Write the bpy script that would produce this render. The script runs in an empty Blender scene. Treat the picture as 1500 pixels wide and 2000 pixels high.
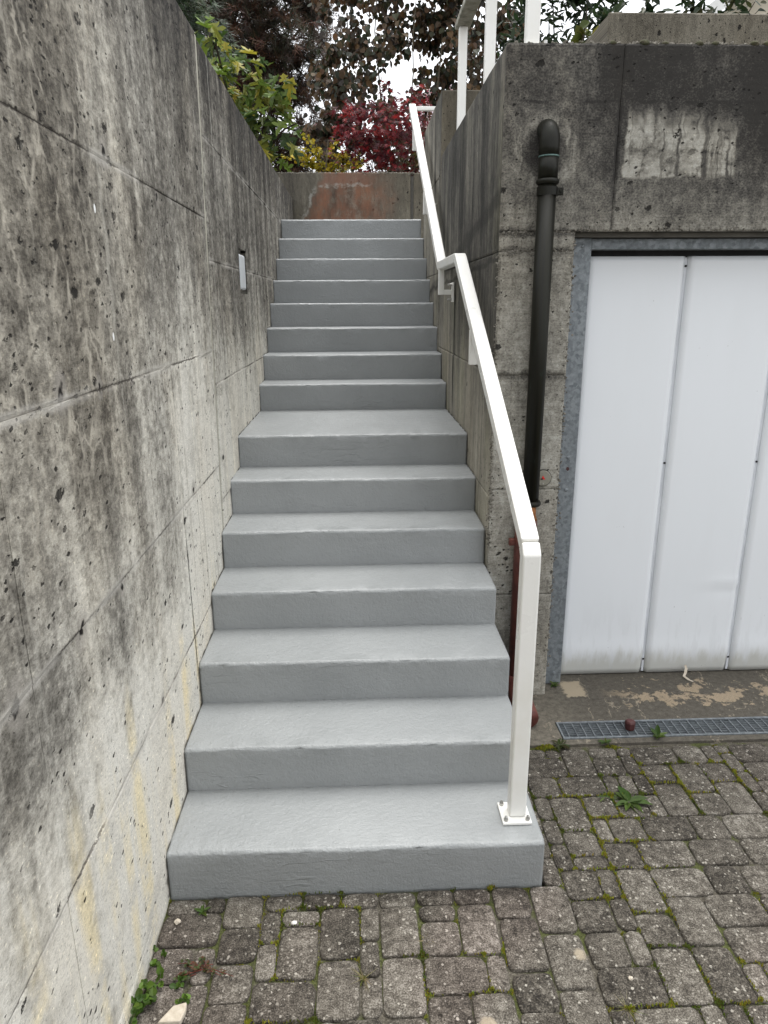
import bpy, bmesh, math, random
from mathutils import Vector, Matrix, noise as mnoise
random.seed(7)
RND = random.Random(11)
S = bpy.context.scene
COL = S.collection

# ------------------------------------------------------------------ camera
F_PX = 1381.6
CAM_R = Vector((0.99922603, -0.03890426, -0.0058136))
CAM_U = Vector((0.01655094, 0.28173943, 0.9593482))
CAM_F = Vector((0.03568481, 0.95870191, -0.28216527))
CAM_P = Vector((0.621, -1.8374, 1.8061))
cd = bpy.data.cameras.new('camera'); cam = bpy.data.objects.new('camera', cd); COL.objects.link(cam)
cd.sensor_fit = 'VERTICAL'; cd.sensor_height = 24.0; cd.lens = 24.0 * F_PX / 2000.0
cd.clip_start = 0.05; cd.clip_end = 500
m = Matrix((CAM_R, CAM_U, -CAM_F)).transposed().to_4x4(); m.translation = CAM_P
cam.matrix_world = m
S.camera = cam

# ------------------------------------------------------------------ sky, sun, exposure (overcast)
SUN_EL, SUN_AZ = math.radians(76), math.radians(20)
w = bpy.data.worlds.new('World'); S.world = w; w.use_nodes = True
nt = w.node_tree; nt.nodes.clear()
sky = nt.nodes.new('ShaderNodeTexSky'); sky.sky_type = 'NISHITA'; sky.sun_disc = False
sky.sun_elevation = SUN_EL; sky.sun_rotation = SUN_AZ; sky.dust_density = 4.0; sky.air_density = 1.0
hs = nt.nodes.new('ShaderNodeHueSaturation'); hs.inputs['Saturation'].default_value = 0.12
mx = nt.nodes.new('ShaderNodeMix'); mx.data_type = 'RGBA'; mx.inputs[0].default_value = 0.8
mx.inputs[7].default_value = (12.2, 12.5, 13.0, 1)      # even cloud layer
bg = nt.nodes.new('ShaderNodeBackground'); bg.inputs[1].default_value = 0.065
wo = nt.nodes.new('ShaderNodeOutputWorld')
nt.links.new(sky.outputs[0], hs.inputs['Color']); nt.links.new(hs.outputs[0], mx.inputs[6])
nt.links.new(mx.outputs[2], bg.inputs[0]); nt.links.new(bg.outputs[0], wo.inputs[0])
sl = bpy.data.lights.new('sun', 'SUN'); sl.energy = 1.5; sl.angle = math.radians(40); sl.color = (1, 0.98, 0.95)
so = bpy.data.objects.new('sun', sl); COL.objects.link(so)
sd = Vector((math.sin(SUN_AZ) * math.cos(SUN_EL), math.cos(SUN_AZ) * math.cos(SUN_EL), math.sin(SUN_EL)))
so.rotation_euler = sd.to_track_quat('Z', 'Y').to_euler(); so.location = (0, -5, 10)
S.view_settings.view_transform = 'Standard'; S.view_settings.look = 'None'
S.view_settings.gamma = 1; S.view_settings.exposure = 1.3; S.view_settings.use_curve_mapping = False
S.render.engine = 'CYCLES'
S.cycles.max_bounces = 6; S.cycles.diffuse_bounces = 4; S.cycles.glossy_bounces = 2
S.cycles.transmission_bounces = 2; S.cycles.transparent_max_bounces = 4

# ------------------------------------------------------------------ helpers: objects
def link(name, me, mat=None, parent=None, kind=None):
    o = bpy.data.objects.new(name, me); COL.objects.link(o)
    if mat is not None and me is not None and not me.materials: me.materials.append(mat)
    if parent is not None: o.parent = parent
    if kind: o['kind'] = kind
    return o
def tag(o, label, cat, group=None):
    o['label'] = label; o['category'] = cat
    if group: o['group'] = group
    return o
def thing(name, label, cat, loc=(0, 0, 0), group=None):
    o = bpy.data.objects.new(name, None); COL.objects.link(o); o.location = loc
    o.empty_display_size = 0.05
    return tag(o, label, cat, group)
def bevel(o, wd=0.004, seg=2):
    b = o.modifiers.new('bevel', 'BEVEL'); b.width = wd; b.segments = seg; b.limit_method = 'ANGLE'
    return o
class MB:
    """collects geometry, builds ONE mesh object; coordinates are relative to org"""
    def __init__(s, org=(0, 0, 0)): s.v = []; s.f = []; s.c = []; s.org = Vector(org); s.col = None
    def vert(s, p): s.v.append((p[0] - s.org.x, p[1] - s.org.y, p[2] - s.org.z)); return len(s.v) - 1
    def face(s, idx):
        s.f.append(tuple(idx)); s.c.append(s.col)
    def box(s, a, b):
        x0, y0, z0 = a; x1, y1, z1 = b
        i = [s.vert(p) for p in ((x0, y0, z0), (x1, y0, z0), (x1, y1, z0), (x0, y1, z0), (x0, y0, z1), (x1, y0, z1), (x1, y1, z1), (x0, y1, z1))]
        for q in ((0, 3, 2, 1), (4, 5, 6, 7), (0, 1, 5, 4), (1, 2, 6, 5), (2, 3, 7, 6), (3, 0, 4, 7)): s.face([i[k] for k in q])
        return s
    def tube(s, pts, rad, n=10, cap=True):
        pts = [Vector(p) for p in pts]; rings = []
        if not isinstance(rad, (list, tuple)): rad = [rad] * len(pts)
        prev = None
        for k, p in enumerate(pts):
            t = (pts[min(k + 1, len(pts) - 1)] - pts[max(k - 1, 0)]).normalized()
            if prev is None:
                a = t.orthogonal().normalized()
            else:
                a = (prev - t * prev.dot(t)); a = a.normalized() if a.length > 1e-6 else t.orthogonal().normalized()
            prev = a; b = t.cross(a)
            rings.append([s.vert(p + (a * math.cos(2 * math.pi * j / n) + b * math.sin(2 * math.pi * j / n)) * rad[k]) for j in range(n)])
        for k in range(len(rings) - 1):
            for j in range(n):
                s.face((rings[k][j], rings[k][(j + 1) % n], rings[k + 1][(j + 1) % n], rings[k + 1][j]))
        if cap:
            s.face(rings[0][::-1]); s.face(rings[-1])
        return s
    def prism(s, poly, a, b):
        """poly: list of 3D points on plane a; b: offset vector"""
        b = Vector(b); n = len(poly)
        i0 = [s.vert(p) for p in poly]; i1 = [s.vert(Vector(p) + b) for p in poly]
        s.face(i0[::-1]); s.face(i1)
        for k in range(n): s.face((i0[k], i0[(k + 1) % n], i1[(k + 1) % n], i1[k]))
        return s
    def sphere(s, c, r, sq=(1, 1, 1), n=8, m_=5, jit=0.0):
        c = Vector(c); rows = []
        for a in range(1, m_):
            th = math.pi * a / m_
            rows.append([s.vert(c + Vector((math.sin(th) * math.cos(2 * math.pi * j / n) * sq[0], math.sin(th) * math.sin(2 * math.pi * j / n) * sq[1], math.cos(th) * sq[2])) * r * (1 + RND.uniform(-jit, jit))) for j in range(n)])
        t = s.vert(c + Vector((0, 0, r * sq[2]))); bt = s.vert(c - Vector((0, 0, r * sq[2])))
        for j in range(n):
            s.face((t, rows[0][j], rows[0][(j + 1) % n])); s.face((bt, rows[-1][(j + 1) % n], rows[-1][j]))
            for a in range(len(rows) - 1): s.face((rows[a][j], rows[a + 1][j], rows[a + 1][(j + 1) % n], rows[a][(j + 1) % n]))
        return s
    def mesh(s, name, smooth=False):
        me = bpy.data.meshes.new(name); me.from_pydata(s.v, [], s.f)
        if smooth: me.polygons.foreach_set('use_smooth', [True] * len(me.polygons))
        if any(c is not None for c in s.c):
            at_ = me.color_attributes.new('tint', 'FLOAT_COLOR', 'CORNER'); buf = []
            for f, c in zip(s.f, s.c):
                buf.extend((*(c or (1, 1, 1)), 1.0) * len(f))
            at_.data.foreach_set('color', buf)
        me.update(); return me
    def build(s, name, mat, parent=None, kind=None, smooth=False):
        o = link(name, s.mesh(name, smooth), mat, parent, kind)
        o.location = s.org
        return o
def mn(x, y, z=0.0): return mnoise.noise(Vector((x, y, z)))

# ------------------------------------------------------------------ helpers: procedural materials
class NM:
    def __init__(s, name, rough=0.8, spec=0.3):
        s.m = bpy.data.materials.new(name); s.m.use_nodes = True; s.t = s.m.node_tree
        s.b = s.t.nodes['Principled BSDF']; s.b.inputs['Roughness'].default_value = rough
        s.b.inputs['Specular IOR Level'].default_value = spec
        g = s.t.nodes.new('ShaderNodeNewGeometry'); s.pos = g.outputs['Position']; s.nrm = g.outputs['Normal']
        sp = s.t.nodes.new('ShaderNodeSeparateXYZ'); s.t.links.new(s.pos, sp.inputs[0]); s.x, s.y, s.z = sp.outputs
    def set(s, sock, v):
        if isinstance(v, bpy.types.NodeSocket): s.t.links.new(v, sock)
        elif isinstance(v, (tuple, list)):
            n = len(sock.default_value); sock.default_value = tuple(list(v) + [1.0] * (n - len(v)))[:n]
        else:
            try: sock.default_value = v
            except TypeError: sock.default_value = (v,) * len(sock.default_value)
    def M(s, op, a, b=0.0, c=None, clamp=False):
        n = s.t.nodes.new('ShaderNodeMath'); n.operation = op; n.use_clamp = clamp
        s.set(n.inputs[0], a); s.set(n.inputs[1], b)
        if c is not None: s.set(n.inputs[2], c)
        return n.outputs[0]
    def add(s, *a):
        r = a[0]
        for q in a[1:]: r = s.M('ADD', r, q)
        return r
    def mul(s, a, b): return s.M('MULTIPLY', a, b)
    def sub(s, a, b): return s.M('SUBTRACT', a, b)
    def mad(s, a, k, c): return s.M('MULTIPLY_ADD', a, k, c)
    def vec(s, x, y, z):
        n = s.t.nodes.new('ShaderNodeCombineXYZ'); s.set(n.inputs[0], x); s.set(n.inputs[1], y); s.set(n.inputs[2], z); return n.outputs[0]
    def vadd(s, a, b):
        n = s.t.nodes.new('ShaderNodeVectorMath'); n.operation = 'ADD'; s.set(n.inputs[0], a); s.set(n.inputs[1], b); return n.outputs[0]
    def vmul(s, a, b):
        n = s.t.nodes.new('ShaderNodeVectorMath'); n.operation = 'MULTIPLY'; s.set(n.inputs[0], a); s.set(n.inputs[1], b); return n.outputs[0]
    def noise(s, v, scale=1.0, det=4.0, rough=0.55, dist=0.0):
        n = s.t.nodes.new('ShaderNodeTexNoise'); s.set(n.inputs['Vector'], v); n.inputs['Scale'].default_value = scale
        n.inputs['Detail'].default_value = det; n.inputs['Roughness'].default_value = rough; n.inputs['Distortion'].default_value = dist
        return n.outputs['Fac']
    def vor(s, v, scale=1.0, feat='F1', out='Distance', rnd=1.0):
        n = s.t.nodes.new('ShaderNodeTexVoronoi'); n.feature = feat; s.set(n.inputs['Vector'], v); n.inputs['Scale'].default_value = scale
        n.inputs['Randomness'].default_value = rnd
        return n.outputs[out]
    def sm(s, a, lo, hi, t0=0.0, t1=1.0):
        n = s.t.nodes.new('ShaderNodeMapRange'); n.interpolation_type = 'SMOOTHSTEP'
        s.set(n.inputs[0], a); s.set(n.inputs[1], lo); s.set(n.inputs[2], hi); n.inputs[3].default_value = t0; n.inputs[4].default_value = t1
        return n.outputs[0]
    def ramp(s, f, stops):
        n = s.t.nodes.new('ShaderNodeValToRGB'); s.set(n.inputs[0], f); cr = n.color_ramp
        while len(cr.elements) < len(stops): cr.elements.new(0.5)
        for e, (p, c) in zip(cr.elements, stops): e.position = p; e.color = (*c, 1.0)
        return n.outputs[0]
    def mix(s, f, a, b, mode='MIX'):
        n = s.t.nodes.new('ShaderNodeMix'); n.data_type = 'RGBA'; n.blend_type = mode
        s.set(n.inputs[0], f); s.set(n.inputs[6], a); s.set(n.inputs[7], b); return n.outputs[2]
    def line(s, v, at, half, soft=0.004):
        """1 on a thin line v == at"""
        d = s.M('ABSOLUTE', s.sub(v, at)); return s.sm(d, half, half + soft, 1.0, 0.0)
    def box(s, u, u0, u1, v, v0, v1, soft=0.02):
        a = s.mul(s.sm(u, u0 - soft, u0 + soft), s.sm(u, u1 - soft, u1 + soft, 1, 0))
        b = s.mul(s.sm(v, v0 - soft, v0 + soft), s.sm(v, v1 - soft, v1 + soft, 1, 0))
        return s.mul(a, b)
    def bump(s, h, dist=0.004, strength=0.6):
        n = s.t.nodes.new('ShaderNodeBump'); n.inputs['Strength'].default_value = strength; n.inputs['Distance'].default_value = dist
        s.set(n.inputs['Height'], h); s.t.links.new(n.outputs[0], s.b.inputs['Normal'])
    def color(s, c): s.set(s.b.inputs['Base Color'], c)
    def rough(s, r): s.set(s.b.inputs['Roughness'], r)
    def rand(s):
        n = s.t.nodes.new('ShaderNodeObjectInfo'); return n.outputs['Random']
    def vcol(s, name='tint'):
        n = s.t.nodes.new('ShaderNodeAttribute'); n.attribute_name = name; return n.outputs['Color']

def concrete(name, horiz, grad, cols, hole_amt=0.5, streak=0.6, blot=0.9, fleck=0.5, bias=0.0, board=0.0, extra=None, hole_grad=None, fine=0.35, asp=1.0):
    """weathered shuttered concrete on a vertical wall; horiz = 'x' or 'y' (the wall's horizontal axis)"""
    n = NM(name, 0.9, 0.2)
    h = n.x if horiz == 'x' else n.y; z = n.z
    warp = n.noise(n.vec(h, z, 0), 9.0, 3.0)
    hw = n.mad(n.sub(warp, 0.5), 0.016, h)
    st1 = n.noise(n.vec(n.mul(hw, 7.0), n.mul(z, 0.6), 3.1), 1.0, 6.0, 0.65)
    st2 = n.noise(n.vec(n.mul(hw, 32.0 * asp), n.mul(z, 2.4), 7.7), 1.0, 4.0, 0.6)
    bl = n.noise(n.vec(n.mul(h, 1.5), n.mul(z, 1.1), 1.3), 1.0, 7.0, 0.62)
    fl = n.noise(n.vec(n.mul(hw, 75.0 * asp), n.mul(z, 24.0 / asp ** 0.55), 5.0), 1.0, 4.0, 0.7)
    fi = n.noise(n.vec(n.mul(h, 210.0 * asp), n.mul(z, 150.0), 5.0), 1.0, 3.0, 0.7)
    st3 = n.noise(n.vec(n.mul(hw, 30.0 * asp), n.mul(z, 9.0 / asp ** 0.4), 9.0), 1.0, 5.0, 0.72)
    g = n.sm(z, grad[0], grad[1], grad[2], grad[3])
    s_ = n.add(g, bias, n.mul(n.sub(bl, 0.5), blot * 1.8), n.mul(n.sub(st1, 0.5), streak * 1.7), n.mul(n.sub(st2, 0.5), streak * 0.7),
               n.mul(n.sub(fl, 0.5), fleck * 1.5), n.mul(n.sub(st3, 0.5), fleck * 1.5), n.mul(n.sub(fi, 0.5), fine))
    if extra: s_ = extra(n, h, z, s_, 'stain')
    c = n.ramp(s_, cols)
    c = n.mix(n.sm(fi, 0.32, 0.5, 0.35, 0.0), c, (0.03, 0.028, 0.025))
    c = n.mix(n.sm(n.noise(n.vec(n.mul(h, 160.0 * asp), n.mul(z, 90.0), 15.0), 1.0, 2.0), 0.62, 0.72, 0.0, 0.5), c, n.mix(1.0, c, (1.9, 1.85, 1.75), 'MULTIPLY'))
    # small tint drift
    tint = n.noise(n.vec(n.mul(h, 3.0), n.mul(z, 1.2), 21.0), 1.0, 3.0)
    c = n.mix(n.sm(tint, 0.4, 0.75, 0.0, 0.35), c, n.mix(1.0, c, (1.06, 0.98, 0.86), 'MULTIPLY'))
    # blow holes
    jit = n.mul(n.sub(n.noise(n.vec(n.mul(h, 90.0), n.mul(z, 90.0), 3.0), 1.0, 2.0), 0.5), 0.9)
    cell = n.vec(n.add(n.mul(h, 40.0 * asp), jit), n.add(n.mul(z, 30.0), jit), 0.0)
    vd = n.vor(cell, 1.0); vc = n.vor(cell, 1.0, 'F1', 'Color')
    sep = n.t.nodes.new('ShaderNodeSeparateColor'); n.t.links.new(vc, sep.inputs[0])
    hm = n.noise(n.vec(n.mul(h, 1.4), n.mul(z, 0.9), 40.0), 1.0, 2.0)
    dens = n.add(n.mul(hm, 0.5), hole_amt)
    if hole_grad: dens = n.add(dens, hole_grad(n, h, z))
    keep = n.sm(n.add(sep.outputs[0], dens), 1.32, 1.36)
    rad = n.mad(n.M('POWER', sep.outputs[1], 2.5), 0.26, 0.05)
    hole = n.mul(keep, n.sm(vd, rad, n.mul(rad, 1.6), 1.0, 0.0))
    cell2 = n.vec(n.add(n.mul(h, 85.0 * asp), jit), n.add(n.mul(z, 70.0), jit), 4.0)
    vd2 = n.vor(cell2, 1.0); vc2 = n.vor(cell2, 1.0, 'F1', 'Color')
    sep2 = n.t.nodes.new('ShaderNodeSeparateColor'); n.t.links.new(vc2, sep2.inputs[0])
    keep2 = n.sm(n.add(sep2.outputs[0], n.mul(n.noise(n.vec(n.mul(h, 3.0), n.mul(z, 2.2), 55.0), 1.0, 3.0), 0.9), n.mul(dens, 0.6)), 1.575, 1.615)
    hole = n.M('MAXIMUM', hole, n.mul(keep2, n.sm(vd2, n.mad(sep2.outputs[1], 0.16, 0.10), n.mad(sep2.outputs[1], 0.24, 0.16), 1.0, 0.0)))
    c = n.mix(n.mul(hole, 0.92), c, (0.010, 0.009, 0.008))
    ht = n.add(n.mul(fl, 0.35), n.mul(fi, 0.4), n.mul(st2, 0.3), n.mul(hole, -2.0))
    if board:
        bd = n.noise(n.vec(n.mul(h, 2.0), n.mul(z, 90.0), 12.0), 1.0, 3.0, 0.6) if horiz == 'x' else n.noise(n.vec(n.mul(h, 90.0), n.mul(z, 2.0), 12.0), 1.0, 3.0, 0.6)
        ht = n.add(ht, n.mul(bd, board)); c = n.mix(n.sm(bd, 0.3, 0.7, 0.22, 0.0), c, (0.05, 0.047, 0.04))
    if extra:
        c = extra(n, h, z, c, 'color')
    n.color(c); n.bump(ht, 0.005, 0.7)
    return n.m

# ---------------- left wall concrete
def left_extra(n, h, z, s_, what):
    wob = n.mul(n.sub(n.noise(n.vec(n.mul(h, 14.0), n.mul(z, 14.0), 2.0), 1.0, 3.0), 0.5), 0.06)
    hh = n.add(h, wob); zz = n.add(z, wob)
    if what == 'stain':
        # the run of pale, washed concrete beside the steps, and the dark weathered end
        wash = n.mul(n.sm(hh, 0.25, 0.75), n.sm(zz, 1.9, 1.2, 0.0, 1.0))
        dark = n.mul(n.sm(hh, 0.7, -0.5), n.sm(zz, 0.75, 1.35))
        pale = n.sm(zz, 0.95, 0.45, 0.0, 1.0)
        band = n.line(hh, 0.12, 0.10, 0.12)
        s_ = n.add(s_, n.mul(wash, -0.36), n.mul(dark, 0.10), n.mul(pale, -0.23), n.sm(zz, 2.35, 2.85, 0.0, 0.22), n.mul(n.sm(hh, 1.25, 1.6), 0.07), n.mul(n.box(hh, 0.55, 1.3, zz, 1.95, 2.9, 0.12), 0.12), n.mul(n.mul(band, n.sm(z, 1.5, 2.6)), -0.15))
        # dirty band below the seam at 1.13 m and 0.62 m
        s_ = n.add(s_, n.mul(n.sm(n.M('ABSOLUTE', n.sub(z, 0.98)), 0.0, 0.16, 1.0, 0.0), n.mul(n.sm(hh, 0.35, 0.0), 0.16)))
        return s_
    c = s_
    sg = n.noise(n.vec(n.mul(h, 4.0), n.mul(z, 6.0), 120.0), 1.0, 7.0, 0.72)
    c = n.mix(n.sm(sg, 0.50, 0.68, 0.0, 0.42), c, n.mix(1.0, c, (0.50, 0.49, 0.48), 'MULTIPLY'))
    sg2 = n.noise(n.vec(n.mul(h, 38.0), n.mul(z, 60.0), 130.0), 1.0, 5.0, 0.75)
    c = n.mix(n.sm(sg2, 0.52, 0.68, 0.0, 0.5), c, n.mix(1.0, c, (0.48, 0.47, 0.45), 'MULTIPLY'))
    yl = n.mul(n.noise(n.vec(n.mul(h, 9.0), n.mul(z, 0.6), 60.0), 1.0, 3.0), n.sm(z, 1.5, 0.5, 0.0, 1.0))
    c = n.mix(n.mul(n.sm(yl, 0.44, 0.66, 0.0, 0.75), n.sm(sg, 0.64, 0.44)), c, n.mix(1.0, c, (1.12, 1.0, 0.70), 'MULTIPLY'))
    # pale lime runs
    run = n.noise(n.vec(n.mul(n.add(h, wob), 16.0), n.mul(z, 0.3), 80.0), 1.0, 2.0)
    c = n.mix(n.sm(run, 0.66, 0.74, 0.0, 0.35), c, (0.50, 0.49, 0.44))
    # weathered veins in the dark upper part
    ve = n.vor(n.vec(n.mul(n.add(h, n.mul(wob, 1.4)), 13.0), n.add(n.mul(z, 9.0), n.mul(wob, 22.0)), 0.0), 1.0, 'DISTANCE_TO_EDGE')
    veins = n.mul(n.sm(ve, 0.0, n.mad(wob, 1.5, 0.11), 1.0, 0.0), n.mul(n.sm(hh, 0.45, -0.2), n.sm(zz, 1.0, 1.6)))
    brk = n.sm(n.noise(n.vec(n.mul(h, 9.0), n.mul(z, 5.0), 33.0), 1.0, 3.0), 0.45, 0.62)
    c = n.mix(n.mul(n.mul(n.sm(hh, 0.5, -0.2), n.sm(zz, 1.0, 1.7)), 0.4), c, n.mix(1.0, c, (1.06, 1.0, 0.90), 'MULTIPLY'))
    c = n.mix(n.mul(n.mul(veins, brk), 0.7), c, (0.46, 0.425, 0.355))
    # tie holes on the seams
    for (ty, tz, r) in ((-0.315, 1.63, 0.018), (-0.09, 1.615, 0.012), (0.17, 1.612, 0.008), (-0.086, 1.106, 0.014), (-0.371, 1.118, 0.018), (-0.69, 1.115, 0.02), (0.13, 2.17, 0.016), (0.62, 2.14, 0.012), (2.76, 1.985, 0.016), (0.77, 1.14, 0.014), (0.147, 0.62, 0.01)):
        d = n.M('SQRT', n.add(n.M('POWER', n.sub(hh, ty), 2.0), n.M('POWER', n.mul(n.sub(zz, tz), 0.8), 2.0)))
        c = n.mix(n.sm(d, r * 1.3, r * 2.6, 0.55, 0.0), c, (0.30, 0.28, 0.25))
        c = n.mix(n.sm(d, r * 0.5, r * 0.9, 1.0, 0.0), c, (0.012, 0.01, 0.009))
    rag = n.noise(n.vec(n.mul(h, 60.0), n.mul(z, 60.0), 71.0), 1.0, 4.0, 0.7)
    brk2 = n.sm(n.noise(n.vec(n.mul(h, 4.0), n.mul(z, 4.0), 91.0), 1.0, 3.0), 0.40, 0.60)
    bayA = n.sm(n.sub(h, n.mul(z, 0.085)), 1.20, 1.21, 1.0, 0.0); bayB = n.sub(1.0, bayA)
    for zs_, bay in ((0.612, bayA), (1.118, bayA), (1.612, bayA), (2.155, bayA), (0.95, bayB), (1.47, bayB), (1.99, bayB), (2.48, bayB)):
        d = n.M('ABSOLUTE', n.sub(n.mad(n.sub(rag, 0.5), 0.022, z), zs_))
        c = n.mix(n.mul(n.mul(n.sm(d, 0.006, 0.020, 0.55, 0.0), bay), n.sub(1.0, brk2)), c, (0.46, 0.44, 0.40))
        c = n.mix(n.mul(n.mul(n.sm(d, 0.001, 0.005, 0.9, 0.0), bay), brk2), c, (0.05, 0.043, 0.036))
    vj = n.M('ABSOLUTE', n.sub(n.mad(n.sub(rag, 0.5), 0.02, h), 0.60))
    c = n.mix(n.mul(n.sm(vj, 0.002, 0.008, 0.8, 0.0), n.mul(n.sm(z, 1.95, 1.7), brk2)), c, (0.05, 0.045, 0.038))
    dr1 = n.noise(n.vec(n.mul(h, 26.0), n.mul(z, 0.35), 140.0), 1.0, 3.0)
    c = n.mix(n.mul(n.sm(dr1, 0.60, 0.70, 0.0, 0.55), n.mul(n.sm(h, 0.0, 0.4), n.sm(z, 2.0, 1.5))), c, n.mix(1.0, c, (0.62, 0.60, 0.56), 'MULTIPLY'))
    c = n.mix(n.mul(n.sm(dr1, 0.40, 0.32, 0.0, 0.5), n.mul(n.sm(h, 0.0, 0.4), n.sm(z, 2.0, 1.5))), c, n.mix(1.0, c, (1.30, 1.28, 1.20), 'MULTIPLY'))
    # white paint specks
    for (ty, tz) in ((0.02, 2.03), (0.055, 1.73)):
        d = n.M('SQRT', n.add(n.M('POWER', n.mul(n.sub(h, ty), 1.6), 2.0), n.M('POWER', n.sub(z, tz), 2.0)))
        c = n.mix(n.sm(d, 0.009, 0.012, 1.0, 0.0), c, (0.8, 0.8, 0.78))
    return c
CONC_COLS = [(0.0, (0.69, 0.670, 0.605)), (0.25, (0.49, 0.470, 0.415)), (0.5, (0.242, 0.229, 0.200)), (0.72, (0.108, 0.100, 0.086)), (1.0, (0.026, 0.024, 0.022))]
def left_holes(n, h, z): return n.mul(n.mul(n.sm(h, 0.6, -0.2), n.sm(z, 1.3, 2.1)), 0.36)
M_LEFT = concrete('left_wall_concrete', 'y', (0.3, 2.5, 0.16, 0.56), CONC_COLS, hole_amt=0.20, streak=0.60, blot=0.40, fleck=0.58, extra=left_extra, fine=0.75, hole_grad=left_holes, asp=0.45)

# ---------------- right flank concrete (beside the steps)
def flank_extra(n, h, z, s_, what):
    if what == 'stain':
        low = n.sm(n.sub(z, n.mul(h, 0.50)), 0.45, 1.25)     # dark above the splash line of the stair
        return n.add(s_, n.mul(low, 0.20), n.mul(n.sm(h, 3.1, 3.4), -0.15))
    c = s_
    wv = n.noise(n.vec(n.mul(h, 5.0), n.mul(z, 5.0), 2.0), 1.0, 3.0)
    for (a, b, k) in ((2.35, -0.12, 0.05), (2.02, -0.03, 0.016)):
        d = n.sub(n.add(z, n.mul(h, -b), n.mul(n.sub(wv, 0.5), 0.08)), a)
        c = n.mix(n.sm(n.M('ABSOLUTE', d), k * 0.3, k, 0.55, 0.0), c, (0.02, 0.019, 0.017))
    drip = n.mul(n.line(n.add(h, n.mul(n.sub(wv, 0.5), 0.05)), 2.45, 0.01, 0.03), n.mul(n.sm(z, 1.9, 1.8), n.sm(z, 1.0, 1.4)))
    c = n.mix(n.mul(drip, 0.85), c, (0.012, 0.012, 0.010))
    gr = n.noise(n.vec(n.mul(h, 2.0), n.mul(z, 1.0), 50.0), 1.0, 3.0)
    c = n.mix(n.sm(gr, 0.5, 0.7, 0.0, 0.4), c, n.mix(1.0, c, (0.95, 1.0, 0.78), 'MULTIPLY'))
    return c
M_FLANK = concrete('flank_wall_concrete', 'y', (0.4, 2.2, 0.0, 0.62), [(0.0, (0.46, 0.43, 0.36)), (0.3, (0.30, 0.28, 0.235)), (0.55, (0.17, 0.16, 0.135)), (0.8, (0.075, 0.071, 0.062)), (1.0, (0.028, 0.027, 0.024))], hole_amt=0.12, streak=0.75, blot=0.5, fleck=0.4, extra=flank_extra, board=0.25)

# ---------------- garage front concrete
def front_extra(n, h, z, s_, what):
    wob = n.sub(n.noise(n.vec(n.mul(h, 16.0), n.mul(z, 16.0), 2.0), 1.0, 4.0), 0.5)
    hh = n.mad(wob, 0.05, h); zz = n.mad(wob, 0.05, z)
    # the pale rectangle where a sign was taken down
    drip = n.noise(n.vec(n.mul(hh, 34.0), n.mul(z, 1.2), 9.0), 1.0, 3.0)
    tn = n.noise(n.vec(n.mul(hh, 17.0), n.mul(z, 2.0), 19.0), 1.0, 4.0, 0.6)
    topcut = n.add(zz, n.mul(n.sub(tn, 0.5), 0.14), n.sm(h, 1.85, 2.05, 0.0, 0.04))
    patch = n.mul(n.mul(n.mul(n.sm(hh, 1.664, 1.680), n.mul(n.sm(hh, 2.125, 2.10), n.sm(topcut, 2.56, 2.42))), n.sm(zz, 2.268, 2.282)), n.sm(n.noise(n.vec(n.mul(h, 7.0), n.mul(z, 7.0), 14.0), 1.0, 5.0, 0.7), 0.30, 0.52, 0.15, 1.0))
    if what == 'stain':
        r = n.sm(h, 1.75, 1.45); up = n.sm(z, 2.2, 2.65)
        s_ = n.add(s_, n.mul(n.mul(r, n.sm(z, 2.1, 2.6)), -0.26), n.mul(up, 0.04))
        s_ = n.add(s_, n.mul(n.box(hh, 1.66, 2.12, zz, 2.12, 2.275, 0.04), 0.10))
        dr = n.mul(n.sm(drip, 0.50, 0.64), n.sm(h, 1.72, 1.95, 0.35, 0.62))
        gr = n.sm(n.noise(n.vec(n.mul(h, 22.0), n.mul(z, 26.0), 4.0), 1.0, 4.0), 0.56, 0.68)
        ps = n.add(0.21, dr, n.mul(gr, 0.42), n.mul(n.sub(n.noise(n.vec(n.mul(h, 60.0), n.mul(z, 50.0), 6.0), 1.0, 4.0, 0.7), 0.5), 0.5), n.mul(n.sub(n.noise(n.vec(n.mul(h, 5.0), n.mul(z, 3.0), 6.0), 1.0, 3.0), 0.5), 0.3))
        mixv = n.t.nodes.new('ShaderNodeMix'); n.set(mixv.inputs[0], patch); n.set(mixv.inputs[2], s_); n.set(mixv.inputs[3], ps)
        s_ = mixv.outputs[0]
        # halo of lime round the pipe outlet
        d = n.M('SQRT', n.add(n.M('POWER', n.sub(hh, 1.364), 2.0), n.M('POWER', n.sub(zz, 2.36), 2.0)))
        s_ = n.add(s_, n.mul(n.mul(n.sm(d, 0.085, 0.10), n.sm(d, 0.15, 0.11)), n.mul(n.sm(drip, 0.35, 0.6), -0.35)))
        s_ = n.add(s_, n.sm(d, 0.05, 0.10, 0.25, 0.0))
        # rough casting joints
        for zz0, k in ((2.075, 0.30), (2.005, 0.22), (1.515, 0.28)):
            s_ = n.add(s_, n.mul(n.mul(n.line(n.mad(wob, 0.05, z), zz0, 0.006, 0.02), n.sm(h, 1.62, 1.5)), k))
        s_ = n.add(s_, n.mul(n.line(n.mad(wob, 0.015, h), 1.645, 0.004, 0.010), n.mul(n.sm(z, 2.58, 2.5), 0.16)))
        s_ = n.add(s_, n.mul(n.line(n.mad(wob, 0.02, z), 2.54, 0.002, 0.006), n.sm(n.noise(n.vec(n.mul(h, 5.0), 0.0, 3.0), 1.0, 3.0), 0.45, 0.6, 0.0, 0.25)))
        return s_
    return s_
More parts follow.
